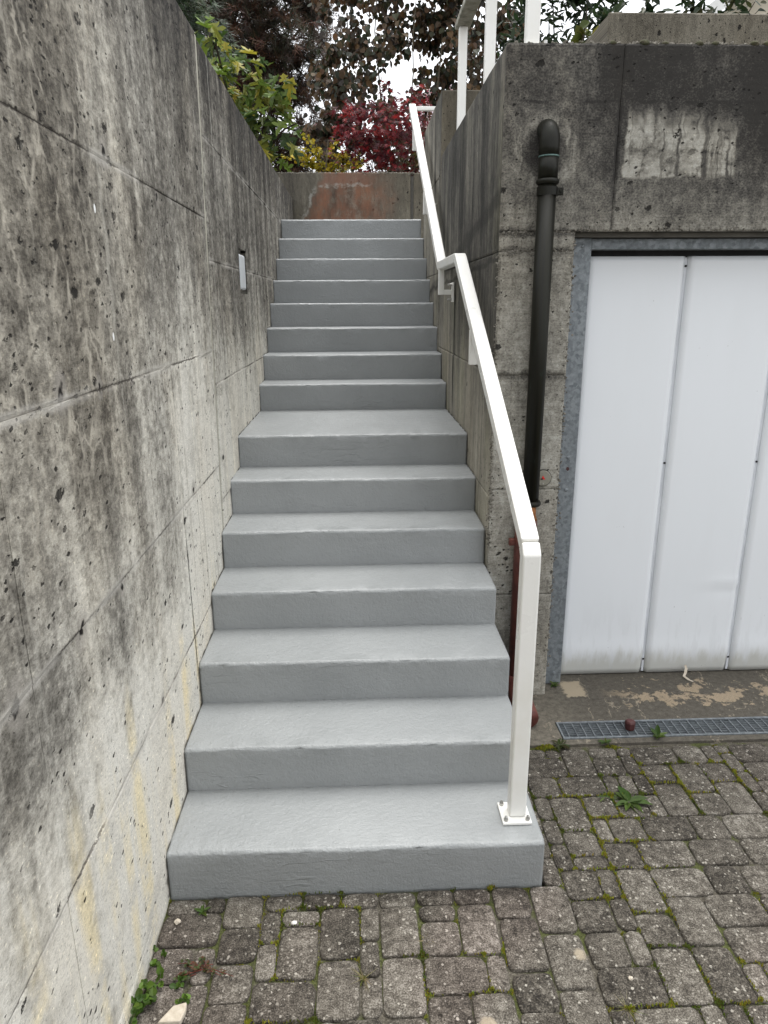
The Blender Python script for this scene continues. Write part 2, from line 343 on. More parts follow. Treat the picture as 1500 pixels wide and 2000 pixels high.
M_FRONT = concrete('garage_front_concrete', 'x', (1.95, 2.6, 0.32, 1.04), [(0.0, (0.54, 0.53, 0.48)), (0.25, (0.36, 0.345, 0.30)), (0.5, (0.20, 0.188, 0.16)), (0.75, (0.082, 0.077, 0.069)), (1.0, (0.03, 0.028, 0.026))], hole_amt=0.22, streak=0.22, blot=0.72, fleck=0.48, board=0.12, extra=front_extra, fine=1.25, asp=0.6)

# ---------------- back wall concrete (reddish patch)
def back_extra(n, h, z, s_, what):
    if what == 'stain': return s_
    wob = n.sub(n.noise(n.vec(n.mul(h, 7.0), n.mul(z, 7.0), 2.0), 1.0, 4.0), 0.5)
    hh = n.mad(wob, 0.22, h); zz = n.mad(wob, 0.16, z)
    edge = n.sub(hh, n.mul(n.sub(zz, 2.5), 0.40))
    patch = n.mul(n.sm(edge, 0.05, 0.12), n.mul(n.sm(hh, 1.15, 0.75), n.sm(zz, 3.06, 2.90, 0.45, 1.0)))
    mot = n.noise(n.vec(n.mul(h, 9.0), n.mul(z, 3.0), 8.0), 1.0, 5.0)
    red = n.ramp(mot, [(0.3, (0.058, 0.034, 0.024)), (0.5, (0.155, 0.074, 0.046)), (0.7, (0.25, 0.112, 0.062))])
    sp = n.noise(n.vec(n.mul(h, 120.0), n.mul(z, 120.0), 8.0), 1.0, 2.0)
    red = n.mix(n.sm(sp, 0.55, 0.7, 0.0, 0.6), red, (0.09, 0.06, 0.05))
    pm = n.mul(patch, n.sm(n.noise(n.vec(n.mul(h, 14.0), n.mul(z, 10.0), 28.0), 1.0, 5.0, 0.7), 0.28, 0.60, 0.3, 0.88))
    c = n.mix(pm, s_, red)
    up = n.mul(n.sm(hh, 0.25, 0.35), n.mul(n.sm(hh, 0.9, 0.7), n.sm(zz, 2.95, 3.0)))
    c = n.mix(n.mul(up, 0.45), c, (0.20, 0.10, 0.07))
    lime = n.add(n.mul(n.line(edge, 0.055, 0.010, 0.02), n.sm(zz, 2.98, 2.92)), n.mul(n.line(zz, 2.965, 0.008, 0.016), n.mul(n.sm(hh, 0.25, 0.3), n.sm(hh, 0.85, 0.75))))
    lb = n.sm(n.noise(n.vec(n.mul(h, 18.0), n.mul(z, 18.0), 44.0), 1.0, 4.0, 0.7), 0.40, 0.62)
    c = n.mix(n.M('MULTIPLY', n.mul(lime, lb), 0.38, clamp=True), c, (0.40, 0.39, 0.35))
    return c
M_BACK = concrete('back_wall_concrete', 'x', (2.4, 3.1, 0.58, 0.70), [(0.0, (0.45, 0.43, 0.36)), (0.3, (0.26, 0.245, 0.20)), (0.6, (0.135, 0.122, 0.095)), (1.0, (0.05, 0.045, 0.038))], hole_amt=0.1, streak=0.4, blot=0.6, fleck=0.3, extra=back_extra, fine=0.8)
M_PARAPET = concrete('parapet_concrete', 'x', (2.7, 3.4, 0.60, 0.66), [(0.0, (0.46, 0.43, 0.36)), (0.35, (0.30, 0.275, 0.225)), (0.65, (0.16, 0.145, 0.115)), (1.0, (0.05, 0.045, 0.036))], hole_amt=0.30, streak=0.15, blot=0.5, fleck=0.3, fine=1.5)

M_BACK2 = concrete('wall_end_concrete', 'x', (2.4, 3.1, 0.62, 0.75), [(0.0, (0.45, 0.43, 0.36)), (0.3, (0.26, 0.245, 0.20)), (0.6, (0.135, 0.122, 0.095)), (1.0, (0.05, 0.045, 0.038))], hole_amt=0.1, streak=0.4, blot=0.6, fleck=0.3, fine=0.8)
def generic(name, c0, c1, scale=20.0, rough=0.8, spec=0.3, bump=0.002, det=5.0, metal=0.0, c2=None):
    n = NM(name, rough, spec); f = n.noise(n.pos, scale, det, 0.6)
    stops = [(0.3, c0), (0.7, c1)] if c2 is None else [(0.28, c0), (0.5, c1), (0.72, c2)]
    n.color(n.ramp(f, stops)); n.bump(n.noise(n.pos, scale * 4, 3.0), bump, 0.5)
    n.b.inputs['Metallic'].default_value = metal
    return n.m
M_CORE = generic('wall_core_concrete', (0.09, 0.085, 0.075), (0.16, 0.15, 0.13), 12.0)
M_JOINT = generic('joint_strip_concrete', (0.30, 0.285, 0.235), (0.48, 0.46, 0.39), 9.0, 0.9, 0.2, 0.004)
M_AGG = generic('exposed_aggregate', (0.05, 0.045, 0.037), (0.15, 0.138, 0.115), 90.0, 0.9, 0.2, 0.003, c2=(0.30, 0.28, 0.24))
M_DARK = generic('dark_void', (0.01, 0.01, 0.01), (0.02, 0.02, 0.02))
M_SOIL = generic('garden_soil', (0.03, 0.025, 0.018), (0.09, 0.08, 0.05), 8.0, 0.95, 0.1, 0.01)

# ---------------- painted steps
def step_paint():
    n = NM('grey_floor_paint', 0.45, 0.45)
    v = n.noise(n.pos, 3.0, 4.0); fine = n.noise(n.pos, 150.0, 3.0, 0.6); roller = n.noise(n.vmul(n.pos, (22.0, 60.0, 60.0)), 1.0, 3.0)
    c = n.ramp(v, [(0.3, (0.252, 0.263, 0.263)), (0.7, (0.292, 0.303, 0.303))])
    dirt = n.noise(n.vmul(n.pos, (5.0, 5.0, 5.0)), 1.0, 5.0, 0.65)
    c = n.mix(n.sm(dirt, 0.62, 0.8, 0.0, 0.14), c, (0.20, 0.20, 0.195))
    sp = n.vor(n.pos, 38.0); spn = n.noise(n.pos, 9.0, 2.0)
    c = n.mix(n.mul(n.sm(sp, 0.05, 0.09, 1.0, 0.0), n.sm(spn, 0.6, 0.66)), c, (0.10, 0.10, 0.10))
    n.color(c); n.rough(n.sm(roller, 0.3, 0.7, 0.30, 0.46))
    sn = n.t.nodes.new('ShaderNodeSeparateXYZ'); n.t.links.new(n.nrm, sn.inputs[0])
    ridge = n.mul(n.sm(n.M('ABSOLUTE', n.sub(n.noise(n.vmul(n.pos, (2.2, 1.0, 17.0)), 1.0, 2.0, 0.5), 0.5)), 0.0, 0.010, 1.0, 0.0), n.sm(sn.outputs[2], 0.5, 0.2))
    rm = n.sm(n.noise(n.pos, 4.0, 2.0), 0.55, 0.65)
    h = n.add(n.mul(fine, 0.55), n.mul(n.noise(n.pos, 55.0, 4.0, 0.65), 1.0), n.mul(n.noise(n.pos, 14.0, 3.0), 0.7), n.mul(n.mul(ridge, rm), 0.45))
    n.bump(h, 0.0042, 0.85)
    return n.m
M_PAINT = step_paint()
# ---------------- white enamel (rails)
def white_paint(name, base, grime):
    n = NM(name, 0.32, 0.5)
    a = n.noise(n.pos, 6.0, 4.0); b = n.noise(n.pos, 90.0, 3.0, 0.7)
    c = n.mix(n.sm(a, 0.45, 0.75, 0.0, 0.5), base, grime)
    chip = n.mul(n.sm(b, 0.74, 0.77), n.sm(n.noise(n.pos, 8.0, 2.0), 0.56, 0.62))
    c = n.mix(chip, c, (0.07, 0.05, 0.04))
    n.color(c); n.rough(n.sm(a, 0.3, 0.7, 0.26, 0.42)); n.bump(n.noise(n.pos, 60.0, 3.0), 0.0006, 0.5)
    return n.m
M_RAIL = white_paint('white_enamel', (0.80, 0.79, 0.75), (0.70, 0.68, 0.61))
M_RAILOLD = generic('weathered_rail_paint', (0.10, 0.10, 0.075), (0.30, 0.29, 0.24), 14.0, 0.7, 0.3, 0.002, c2=(0.46, 0.45, 0.40))
M_STEEL = generic('stainless_steel', (0.35, 0.34, 0.32), (0.55, 0.54, 0.52), 60.0, 0.35, 0.5, 0.0005, metal=0.9)
# ---------------- galvanised
def galv():
    n = NM('galvanised_steel', 0.5, 0.4)
    cell = n.vor(n.vmul(n.pos, (1.0, 1.0, 1.0)), 70.0, 'F1', 'Color'); sp = n.t.nodes.new('ShaderNodeSeparateColor'); n.t.links.new(cell, sp.inputs[0])
    no = n.noise(n.pos, 60.0, 4.0, 0.7)
    f = n.add(n.mul(sp.outputs[0], 0.35), n.mul(no, 0.75))
    big = n.noise(n.pos, 3.0, 3.0)
    c = n.ramp(f, [(0.3, (0.12, 0.135, 0.145)), (0.55, (0.185, 0.205, 0.218)), (0.8, (0.25, 0.272, 0.283))])
    c = n.mix(n.sm(big, 0.5, 0.75, 0.0, 0.3), c, (0.17, 0.18, 0.185))
    n.color(c); n.b.inputs['Metallic'].default_value = 0.25; n.rough(n.sm(f, 0.3, 0.8, 0.6, 0.42)); n.bump(no, 0.0006, 0.4)
    return n.m
M_GALV = galv()
# ---------------- garage door white
def doorwhite():
    n = NM('white_door_sheet', 0.36, 0.45)
    a = n.noise(n.vmul(n.pos, (6.0, 6.0, 1.5)), 1.0, 4.0)
    c = n.mix(n.sm(a, 0.4, 0.8, 0.0, 0.4), (0.755, 0.778, 0.80), (0.715, 0.735, 0.748))
    wob = n.noise(n.vmul(n.pos, (22.0, 22.0, 4.0)), 1.0, 4.0, 0.65)
    zz = n.mad(n.sub(wob, 0.5), 0.22, n.z)
    c = n.mix(n.mul(n.sm(zz, 0.15, 0.05, 0.0, 1.0), 0.6), c, (0.40, 0.39, 0.32))
    c = n.mix(n.mul(n.mul(n.sm(zz, 0.55, 0.05), n.sm(wob, 0.5, 0.62)), 0.16), c, (0.42, 0.43, 0.43))
    sc = n.noise(n.vmul(n.pos, (70.0, 70.0, 40.0)), 1.0, 3.0, 0.7); scm = n.noise(n.vmul(n.pos, (5.0, 5.0, 5.0)), 1.0, 2.0)
    c = n.mix(n.mul(n.mul(n.sm(sc, 0.70, 0.74), n.sm(scm, 0.56, 0.64)), 0.6), c, (0.18, 0.17, 0.16))
    n.color(c); n.bump(n.add(n.mul(n.noise(n.vmul(n.pos, (1.5, 1.5, 1.2)), 1.0, 2.0), 3.0), n.mul(n.noise(n.pos, 220.0, 2.0), 0.08)), 0.003, 0.35)
    return n.m
M_DOOR = doorwhite()
M_DOORTRIM = generic('white_door_trim', (0.50, 0.52, 0.55), (0.62, 0.64, 0.67), 8.0, 0.45, 0.4, 0.0005)
# ---------------- pipes
def copper():
    n = NM('aged_copper', 0.42, 0.4)
    st = n.noise(n.vec(n.mul(n.x, 60.0), n.mul(n.y, 60.0), n.mul(n.z, 1.2)), 1.0, 4.0, 0.6)
    c = n.ramp(st, [(0.3, (0.006, 0.006, 0.0045)), (0.55, (0.012, 0.0115, 0.007)), (0.75, (0.010, 0.014, 0.011))])
    pa = n.noise(n.vmul(n.pos, (30.0, 30.0, 8.0)), 1.0, 4.0)
    c = n.mix(n.sm(pa, 0.6, 0.75, 0.0, 0.35), c, (0.025, 0.04, 0.035))
    n.color(c); n.b.inputs['Metallic'].default_value = 0.1; n.b.inputs['Specular IOR Level'].default_value = 0.22; n.rough(n.sm(st, 0.3, 0.7, 0.4, 0.6)); n.bump(st, 0.001, 0.3)
    return n.m
M_COPPER = copper()
M_VERDI = generic('verdigris', (0.05, 0.085, 0.078), (0.15, 0.23, 0.21), 40.0, 0.8, 0.2, 0.001)
M_REDPIPE = generic('oxide_red_paint', (0.055, 0.018, 0.015), (0.115, 0.034, 0.026), 18.0, 0.5, 0.4, 0.001, c2=(0.16, 0.055, 0.035))
M_RUST = generic('rusty_orange_collar', (0.16, 0.06, 0.02), (0.30, 0.13, 0.05), 50.0, 0.85, 0.2, 0.001)
M_BRONZE = generic('dull_bronze', (0.20, 0.19, 0.15), (0.27, 0.255, 0.21), 60.0, 0.55, 0.4, 0.0005)
M_REDMARK = generic('red_enamel', (0.55, 0.02, 0.02), (0.65, 0.04, 0.03), 30.0, 0.4)
M_BLACKMARK = generic('black_enamel', (0.01, 0.01, 0.01), (0.02, 0.02, 0.02), 30.0, 0.4)
M_LAMP = generic('lamp_plate', (0.66, 0.69, 0.71), (0.72, 0.75, 0.77), 10.0, 0.35, 0.4, 0.0005)
# ---------------- pavers
def paver():
    n = NM('paver_concrete', 0.9, 0.2); r = n.rand()
    off = n.vec(n.mul(r, 17.0), n.mul(r, 31.0), 0.0); p = n.vadd(n.pos, off)
    big = n.noise(p, 5.0, 4.0); mid = n.noise(p, 38.0, 5.0, 0.7); fin = n.noise(p, 230.0, 3.0, 0.7)
    f = n.add(n.mul(n.sub(big, .5), 0.45), n.mul(n.sub(mid, .5), 0.75), n.mul(n.sub(fin, .5), 1.1), 0.655, n.mul(n.sub(r, 0.5), 0.14))
    c = n.ramp(f, [(0.42, (0.018, 0.0155, 0.0125)), (0.60, (0.066, 0.058, 0.0475)), (0.75, (0.134, 0.120, 0.099)), (0.93, (0.28, 0.26, 0.225))])
    pj = n.vadd(p, n.vmul(n.vec(n.noise(p, 170.0, 2.0), n.noise(n.vadd(p, (3, 1, 2)), 170.0, 2.0), 0.0), (0.011, 0.011, 0.0)))
    v = n.vor(pj, 105.0); vc = n.vor(pj, 105.0, 'F1', 'Color'); sp = n.t.nodes.new('ShaderNodeSeparateColor'); n.t.links.new(vc, sp.inputs[0])
    pr_ = n.mad(n.M('POWER', sp.outputs[2], 2.0), 0.30, 0.10)
    peb = n.mul(n.sm(v, pr_, n.mul(pr_, 1.5), 1.0, 0.0), n.sm(sp.outputs[0], 0.62, 0.80))
    c = n.mix(n.mul(peb, n.mad(sp.outputs[1], 0.6, 0.3)), c, (0.46, 0.43, 0.37))
    dk = n.mul(n.sm(v, 0.2, 0.32, 1.0, 0.0), n.sm(sp.outputs[1], 0.86, 0.9)); c = n.mix(n.mul(dk, 0.7), c, (0.03, 0.028, 0.026))
    lich = n.vor(n.pos, 4.6); ln = n.noise(n.pos, 45.0, 3.0); lc = n.vor(n.pos, 4.6, 'F1', 'Color'); sp2 = n.t.nodes.new('ShaderNodeSeparateColor'); n.t.links.new(lc, sp2.inputs[0])
    lm = n.mul(n.sm(n.mad(n.sub(ln, 0.5), 0.16, lich), 0.07, 0.13, 1.0, 0.0), n.sm(sp2.outputs[1], 0.6, 0.64))
    c = n.mix(n.mul(lm, 0.7), c, (0.40, 0.34, 0.25))
    pur = n.noise(n.pos, 1.5, 2.0); c = n.mix(n.sm(pur, 0.5, 0.7, 0.0, 0.5), c, n.mix(1.0, c, (1.05, 0.95, 0.98), 'MULTIPLY'))
    n.color(c); n.bump(n.add(n.mul(mid, 0.8), n.mul(fin, 0.7), n.mul(peb, 0.5)), 0.006, 0.8)
    return n.m
M_PAVER = paver()
def joint():
    n = NM('joint_sand_moss', 0.95, 0.1)
    a = n.noise(n.pos, 7.0, 4.0, 0.6); b = n.noise(n.pos, 180.0, 3.0, 0.7)
    c = n.ramp(b, [(0.3, (0.045, 0.040, 0.031)), (0.6, (0.13, 0.117, 0.094)), (0.8, (0.32, 0.30, 0.25))])
    c = n.mix(n.sm(a, 0.44, 0.55, 0.0, 0.7), c, n.ramp(b, [(0.3, (0.02, 0.03, 0.006)), (0.7, (0.10, 0.12, 0.02))]))
    n.color(c); n.bump(b, 0.006, 0.8); return n.m
M_SAND = joint()
def drive():
    n = NM('driveway_pavers_far', 0.9, 0.2)
    br = n.t.nodes.new('ShaderNodeTexBrick'); n.set(br.inputs['Vector'], n.pos); br.inputs['Scale'].default_value = 1.0
    br.inputs['Brick Width'].default_value = 0.16; br.inputs['Row Height'].default_value = 0.133; br.inputs['Mortar Size'].default_value = 0.006
    n.set(br.inputs['Color1'], (0.13, 0.118, 0.10)); n.set(br.inputs['Color2'], (0.17, 0.155, 0.132)); n.set(br.inputs['Mortar'], (0.05, 0.055, 0.02))
    mid = n.noise(n.pos, 60.0, 5.0, 0.7)
    c = n.mix(n.sm(mid, 0.35, 0.7, 0.6, 0.0), br.outputs['Color'], (0.05, 0.045, 0.038))
    n.color(c); n.bump(n.add(mid, n.mul(br.outputs['Fac'], -1.0)), 0.006, 0.7); return n.m
M_DRIVE = drive()
def apron():
    n = NM('worn_apron_concrete', 0.9, 0.2)
    b = n.noise(n.pos, 220.0, 3.0, 0.7); a = n.noise(n.pos, 9.0, 5.0, 0.65); mid = n.noise(n.pos, 40.0, 4.0, 0.7)
    c = n.ramp(n.add(n.mul(b, 0.5), n.mul(mid, 0.5)), [(0.3, (0.045, 0.040, 0.033)), (0.55, (0.115, 0.103, 0.084)), (0.8, (0.20, 0.185, 0.155))])
    lt = n.sm(n.x, 1.75, 1.45); c = n.mix(n.mul(lt, 0.55), c, n.ramp(mid, [(0.3, (0.10, 0.09, 0.07)), (0.7, (0.25, 0.225, 0.18))]))
    dy = n.M('ABSOLUTE', n.sub(n.y, n.mad(n.sub(n.noise(n.pos, 5.0, 2.0), 0.5), 0.12, 1.12)))
    worn = n.sm(n.add(a, n.mul(n.sub(mid, 0.5), 0.25), n.mul(dy, -1.1)), 0.44, 0.49)
    c = n.mix(n.mul(worn, n.sm(n.x, 1.75, 1.95)), c, n.ramp(b, [(0.3, (0.22, 0.17, 0.115)), (0.7, (0.42, 0.34, 0.24))]))
    fix = n.box(n.mad(n.sub(mid, 0.5), 0.06, n.x), 1.60, 1.70, n.mad(n.sub(mid, 0.5), 0.06, n.y), 1.12, 1.26, 0.008)
    c = n.mix(n.mul(fix, 0.85), c, (0.42, 0.35, 0.25))
    cr = n.M('ABSOLUTE', n.sub(n.noise(n.vmul(n.pos, (2.2, 1.1, 1.0)), 1.0, 6.0, 0.6, 0.3), 0.5))
    c = n.mix(n.mul(n.sm(cr, 0.0, 0.007, 0.7, 0.0), n.sm(mid, 0.42, 0.55)), c, (0.34, 0.29, 0.22))
    n.color(c); n.bump(n.add(n.mul(b, 0.7), mid, n.mul(worn, 0.5)), 0.004, 0.8); return n.m
M_APRON = apron()
# ---------------- foliage
def leafmat(name, rough=0.5, trans=0.35):
    n = NM(name, rough, 0.35); c = n.vcol()
    v = n.noise(n.pos, 60.0, 3.0); c2 = n.mix(n.sm(v, 0.35, 0.7, 0.35, 0.0), c, n.mix(1.0, c, (0.55, 0.55, 0.5), 'MULTIPLY'))
    n.color(c2)
    tr = n.t.nodes.new('ShaderNodeBsdfTranslucent'); n.set(tr.inputs[0], c2)
    ms = n.t.nodes.new('ShaderNodeMixShader'); ms.inputs[0].default_value = trans
    out = n.t.nodes['Material Output']
    n.t.links.new(n.b.outputs[0], ms.inputs[1]); n.t.links.new(tr.outputs[0], ms.inputs[2]); n.t.links.new(ms.outputs[0], out.inputs[0])
    return n.m
M_LEAF = leafmat('leaf'); M_NEEDLE = leafmat('needle', 0.6, 0.12); M_MOSS = leafmat('moss', 0.9, 0.1)
M_BARK = generic('bark', (0.025, 0.02, 0.015), (0.07, 0.058, 0.045), 25.0, 0.95, 0.1, 0.01)
M_TWIG = generic('pale_twig', (0.10, 0.085, 0.06), (0.20, 0.17, 0.125), 40.0, 0.9, 0.1, 0.002)
M_REDSTEM = generic('red_stem', (0.10, 0.025, 0.018), (0.17, 0.05, 0.035), 60.0, 0.6, 0.2, 0.0005)
M_STONE = generic('pale_stone', (0.42, 0.36, 0.28), (0.58, 0.52, 0.43), 50.0, 0.9, 0.2, 0.003)
M_PEBBLE = generic('white_pebble', (0.60, 0.58, 0.54), (0.75, 0.73, 0.70), 80.0, 0.8, 0.2, 0.001)
M_CAPRED = generic('dark_red_plastic', (0.05, 0.016, 0.016), (0.085, 0.028, 0.026), 40.0, 0.5, 0.4, 0.0008)
M_SIDING = generic('cream_siding', (0.55, 0.50, 0.40), (0.62, 0.57, 0.46), 3.0, 0.7, 0.3, 0.001)
M_ROOF = generic('grey_roof', (0.10, 0.09, 0.085), (0.17, 0.155, 0.145), 6.0, 0.9, 0.2, 0.003)
M_FASCIA = generic('white_fascia', (0.68, 0.68, 0.66), (0.76, 0.76, 0.74), 5.0, 0.6, 0.3, 0.001)

# ================================================================== THE SETTING
g = MB(); g.box((-60, -60, -0.4), (60, -0.79, -0.004)); g.box((2.77, -0.79, -0.4), (60, 0.745, -0.004)); g.box((-60, -0.79, -0.4), (2.77, 1.34, -0.051)); g.box((2.77, 0.745, -0.4), (60, 1.34, -0.13))
g.build('ground', M_DRIVE, None, 'structure')
g = MB()                                                       # the garden behind and above the walls
g.box((-60, 6.28, 1.0), (60, 60, 2.86)); g.box((-60, -12, 0.5), (-0.262, 6.27, 2.52)); g.box((1.56, 1.62, 2.3), (60, 6.27, 2.66))
g.build('garden_ground', M_SOIL, None, 'structure')

# ---- walls of shuttered concrete: a core and the cast panels in front of it
def panel(name, plane, a0, a1, z0, z1, c0, depth, mat, parent, s0=0.0, s1=0.0, seed=0, cell=0.07, edge=0.005, hole=None, gap=0.0015):
    """plane: 'L' faces +x at x=c0, 'R' faces -x at x=c0, 'F' faces -y at y=c0. a runs along the wall, s0/s1 lean its ends"""
    mb = MB(); rr = random.Random(seed * 7 + 3)
    off = rr.uniform(-0.0015, 0.0015)
    def grid(lo, hi):
        k = max(2, int((hi - lo) / cell)); e = min(0.007, (hi - lo) * 0.2)
        return [lo, lo + e] + [lo + (hi - lo) * i / k for i in range(1, k)] + [hi - e, hi]
    A = grid(0.0, 1.0) if False else None
    W = a1 - a0
    us = grid(0.0, W); zs = grid(z0 + gap, z1 - gap)
    if hole:
        for q in (hole[0] - a0, hole[1] - a0):
            if 0 < q < W: us.append(q)
        for q in (hole[2], hole[3]):
            if z0 < q < z1: zs.append(q)
        us = sorted(set(us)); zs = sorted(set(zs))
    nu, nz = len(us), len(zs)
    def pt(u, z, c):
        lean = (s0 * (1 - u / W) + s1 * u / W) * z
        a = a0 + gap + (u / W) * (W - 2 * gap) + lean
        if plane == 'L': return (c0 + c, a, z)
        if plane == 'R': return (c0 - c, a, z)
        return (a, c0 - c, z)
    idx = []
    for i, u in enumerate(us):
        row = []
        for j, z in enumerate(zs):
            b = min(i, nu - 1 - i, j, nz - 1 - j)
            c = off + 0.0022 * mn(u * 2 + seed, z * 2, seed)
            du = dz = 0.0
            if b == 0:
                c -= edge * (0.6 + 0.8 * abs(mn(u * 9 + seed, z * 9, 3.0)))
            elif b == 1:
                k = 0.006 * mn(u * 14, z * 14, seed + 5.0)
                if i == 1: du = k
                elif i == nu - 2: du = -k
                if j == 1: dz = k
                elif j == nz - 2: dz = -k
                c -= max(0.0, 0.008 * mn(u * 6 + 3, z * 6, seed + 9.0) - 0.001)
            row.append(mb.vert(pt(u + du, z + dz, c)))
        idx.append(row)
    flip = plane in ('R',)
    def F(q): mb.face(q[::-1] if flip else q)
    for i in range(nu - 1):
        for j in range(nz - 1):
            if hole:
                uc = pt((us[i] + us[i + 1]) / 2, (zs[j] + zs[j + 1]) / 2, 0)[1]; zc = (zs[j] + zs[j + 1]) / 2
                if hole[0] < uc < hole[1] and hole[2] < zc < hole[3]: continue
            F((idx[i][j], idx[i + 1][j], idx[i + 1][j + 1], idx[i][j + 1]))
    # returns to the core
    bk = {}
    def back(i, j):
        if (i, j) not in bk: bk[(i, j)] = mb.vert(pt(us[i], zs[j], -depth))
        return bk[(i, j)]
    for i in range(nu - 1):
        F((idx[i + 1][0], idx[i][0], back(i, 0), back(i + 1, 0))); F((idx[i][nz - 1], idx[i + 1][nz - 1], back(i + 1, nz - 1), back(i, nz - 1)))
    for j in range(nz - 1):
        F((idx[0][j], idx[0][j + 1], back(0, j + 1), back(0, j))); F((idx[nu - 1][j + 1], idx[nu - 1][j], back(nu - 1, j), back(nu - 1, j + 1)))
    if hole:   # reveals of the niche inside this panel
        u0, u1 = max(hole[0] - a0, 0), min(hole[1] - a0, W); w0, w1 = max(hole[2], zs[0]), min(hole[3], zs[-1])
        ends = []
        if hole[2] > z0: ends.append((u0, w0, u1, w0))
        if hole[3] < z1: ends.append((u1, w1, u0, w1))
        ends += [(u0, w1, u0, w0), (u1, w0, u1, w1)]
        for (ua, za, ub, zb) in ends:
            q = [mb.vert(pt(ua, za, 0)), mb.vert(pt(ub, zb, 0)), mb.vert(pt(ub, zb, -depth)), mb.vert(pt(ua, za, -depth))]
            F(q)
    return mb.build(name, mat, parent)

LW_END = 6.0
left = thing('retaining_wall', 'tall stained concrete retaining wall along the left of the steps', 'wall', (-0.13, 2.0, 0))
def under(parent, o):
    o.matrix_parent_inverse = parent.matrix_basis.inverted(); return o
def lp(o): return under(left, o)
lp(MB().box((-0.26, -3.0, -0.3), (-0.125, LW_END, 2.82)).build('core', M_CORE, left))
STRIP0, STRIPS = 1.205, 0.085            # y of the joint strip at z=0 and its lean
sd_ = 0
NICHE = (2.235, 2.475, 1.865, 2.10)
for (a0, a1, s0, s1) in ((-3.0, -1.9, 0, 0), (-1.9, -0.62, 0, 0), (-0.62, 0.60, 0, 0), (0.60, STRIP0 - 0.018, 0, STRIPS)):
    for (z0, z1) in ((-0.1, 0.07), (0.07, 0.612), (0.612, 1.118), (1.118, 1.612), (1.612, 2.155), (2.155, 2.85)):
        sd_ += 1; lp(panel('panel', 'L', a0, a1, z0, z1, 0.0, 0.124, M_LEFT, left, s0, s1, sd_, edge=0.0018, gap=0.0004))
lp(panel('joint_strip', 'L', STRIP0 - 0.018, STRIP0 + 0.022, -0.1, 2.85, -0.002, 0.12, M_JOINT, left, STRIPS, STRIPS, 77))
for (a0, a1, s0, s1) in ((STRIP0 + 0.022, 2.60, STRIPS, 0), (2.60, 4.25, 0, 0), (4.25, LW_END, 0, 0)):
    for (z0, z1) in ((0.1, 0.95), (0.95, 1.47), (1.47, 1.99), (1.99, 2.48), (2.48, 2.835)):
        sd_ += 1
        hol = NICHE if (z0 < 2.05 and z1 > 1.9 and a1 > 2.2 and a0 < 2.45) else None
        lp(panel('panel', 'L', a0, a1, z0, z1, 0.0, 0.124, M_LEFT, left, s0, s1, sd_, hole=hol, edge=0.0018, gap=0.0004))
# lamp in the niche
lamp = thing('wall_light', 'small pale recessed light set in the left concrete wall', 'wall light', (-0.06, 2.355, 1.98))
b = bevel(under(lamp, MB().box((-0.122, 2.238, 1.868), (-0.10, 2.472, 2.097)).build('housing', M_DARK, lamp)), 0.002)
bevel(under(lamp, MB().box((-0.10, 2.239, 1.886), (0.002, 2.425, 2.072)).build('cover', M_LAMP, lamp)), 0.012, 3)

# ---- the stairs
H = 0.165
def ystep(i): return i * 0.3033 if i <= 6 else 6 * 0.3033 + 0.9136 + (i - 7) * 0.2769
ZADJ = {11: 0.004, 12: 0.010, 13: 0.018, 14: 0.027}
def ztop(i): return 0.1638 + i * H + ZADJ.get(i, 0.0)
stairs = thing('staircase', 'grey painted concrete staircase rising between two concrete walls', 'stairs', (0.6, 0, 0))
TOP_Y = ystep(14)
for i in range(15):
    y0 = ystep(i); y1 = (ystep(i + 1) if i < 14 else 6.02) + 0.03; zt = ztop(i)
    zb = (ztop(i - 1) - 0.03) if i > 3 else -0.06
    x0 = 0.0005 if i else -0.0; x1 = 1.196 + 0.0004 * (i % 3)
    if i > 3: x1 = 1.1965
    r = 0.015
    vis = 0.0 if i == 0 else ztop(i - 1)
    prof = [(0.0, zb)] + [(0.0, vis + (zt - r - vis) * k / 5.0) for k in range(0, 6)]
    for k in range(1, 6):
        a = math.pi / 2 * k / 6; prof.append((r - r * math.cos(a), zt - r + r * math.sin(a)))
    prof.append((r, zt))
    for k in range(1, 7): prof.append((r + (y1 - y0 - r) * k / 6.0, zt))
    nseg = 110; mb = MB((0.6, y0, 0)); rings = []
    xs = [x0, x0 + 0.006] + [x0 + (x1 - x0) * k / nseg for k in range(1, nseg)] + [x1 - 0.007, x1]
    for kx, x in enumerate(xs):
        end = kx in (0, len(xs) - 1)
        ring = []
        for kp, (py, pz) in enumerate(prof):
            nose = max(0.0, 1 - abs(kp - 9) / 5.0)
            d = 0.0016 * mn(x * 3, pz * 6 + i * 3.7, py * 4) + nose * (0.0036 * mn(x * 7, i * 9.1, kp * 0.4) + 0.0032 * mn(x * 30, i * 5.3, kp * 0.7))
            dip = nose * min(0.0, 0.012 * (mn(x * 5 + 7, i * 2.2, 4.0) + 0.25)) * 0.6
            e = 0.006 if (end and i < 5) else 0.0
            yy = y0 + py + (d if kp <= 11 else 0) - dip * 0.5 + (e if kp <= 11 else 0)
            zz = pz + (d if kp > 7 else 0) + dip * 0.6 - (e if kp > 7 else 0)
            ring.append(mb.vert((x, yy, zz)))
        ring.append(mb.vert((x, y1, zb))); rings.append(ring)
    n_ = len(rings[0])
    for a, b_ in zip(rings[:-1], rings[1:]):
        for k in range(n_): mb.face((a[k], b_[k], b_[(k + 1) % n_], a[(k + 1) % n_]))
    mb.face(rings[0]); mb.face(rings[-1][::-1])
    o = mb.build('step', M_PAINT, stairs, smooth=True); under(stairs, o)

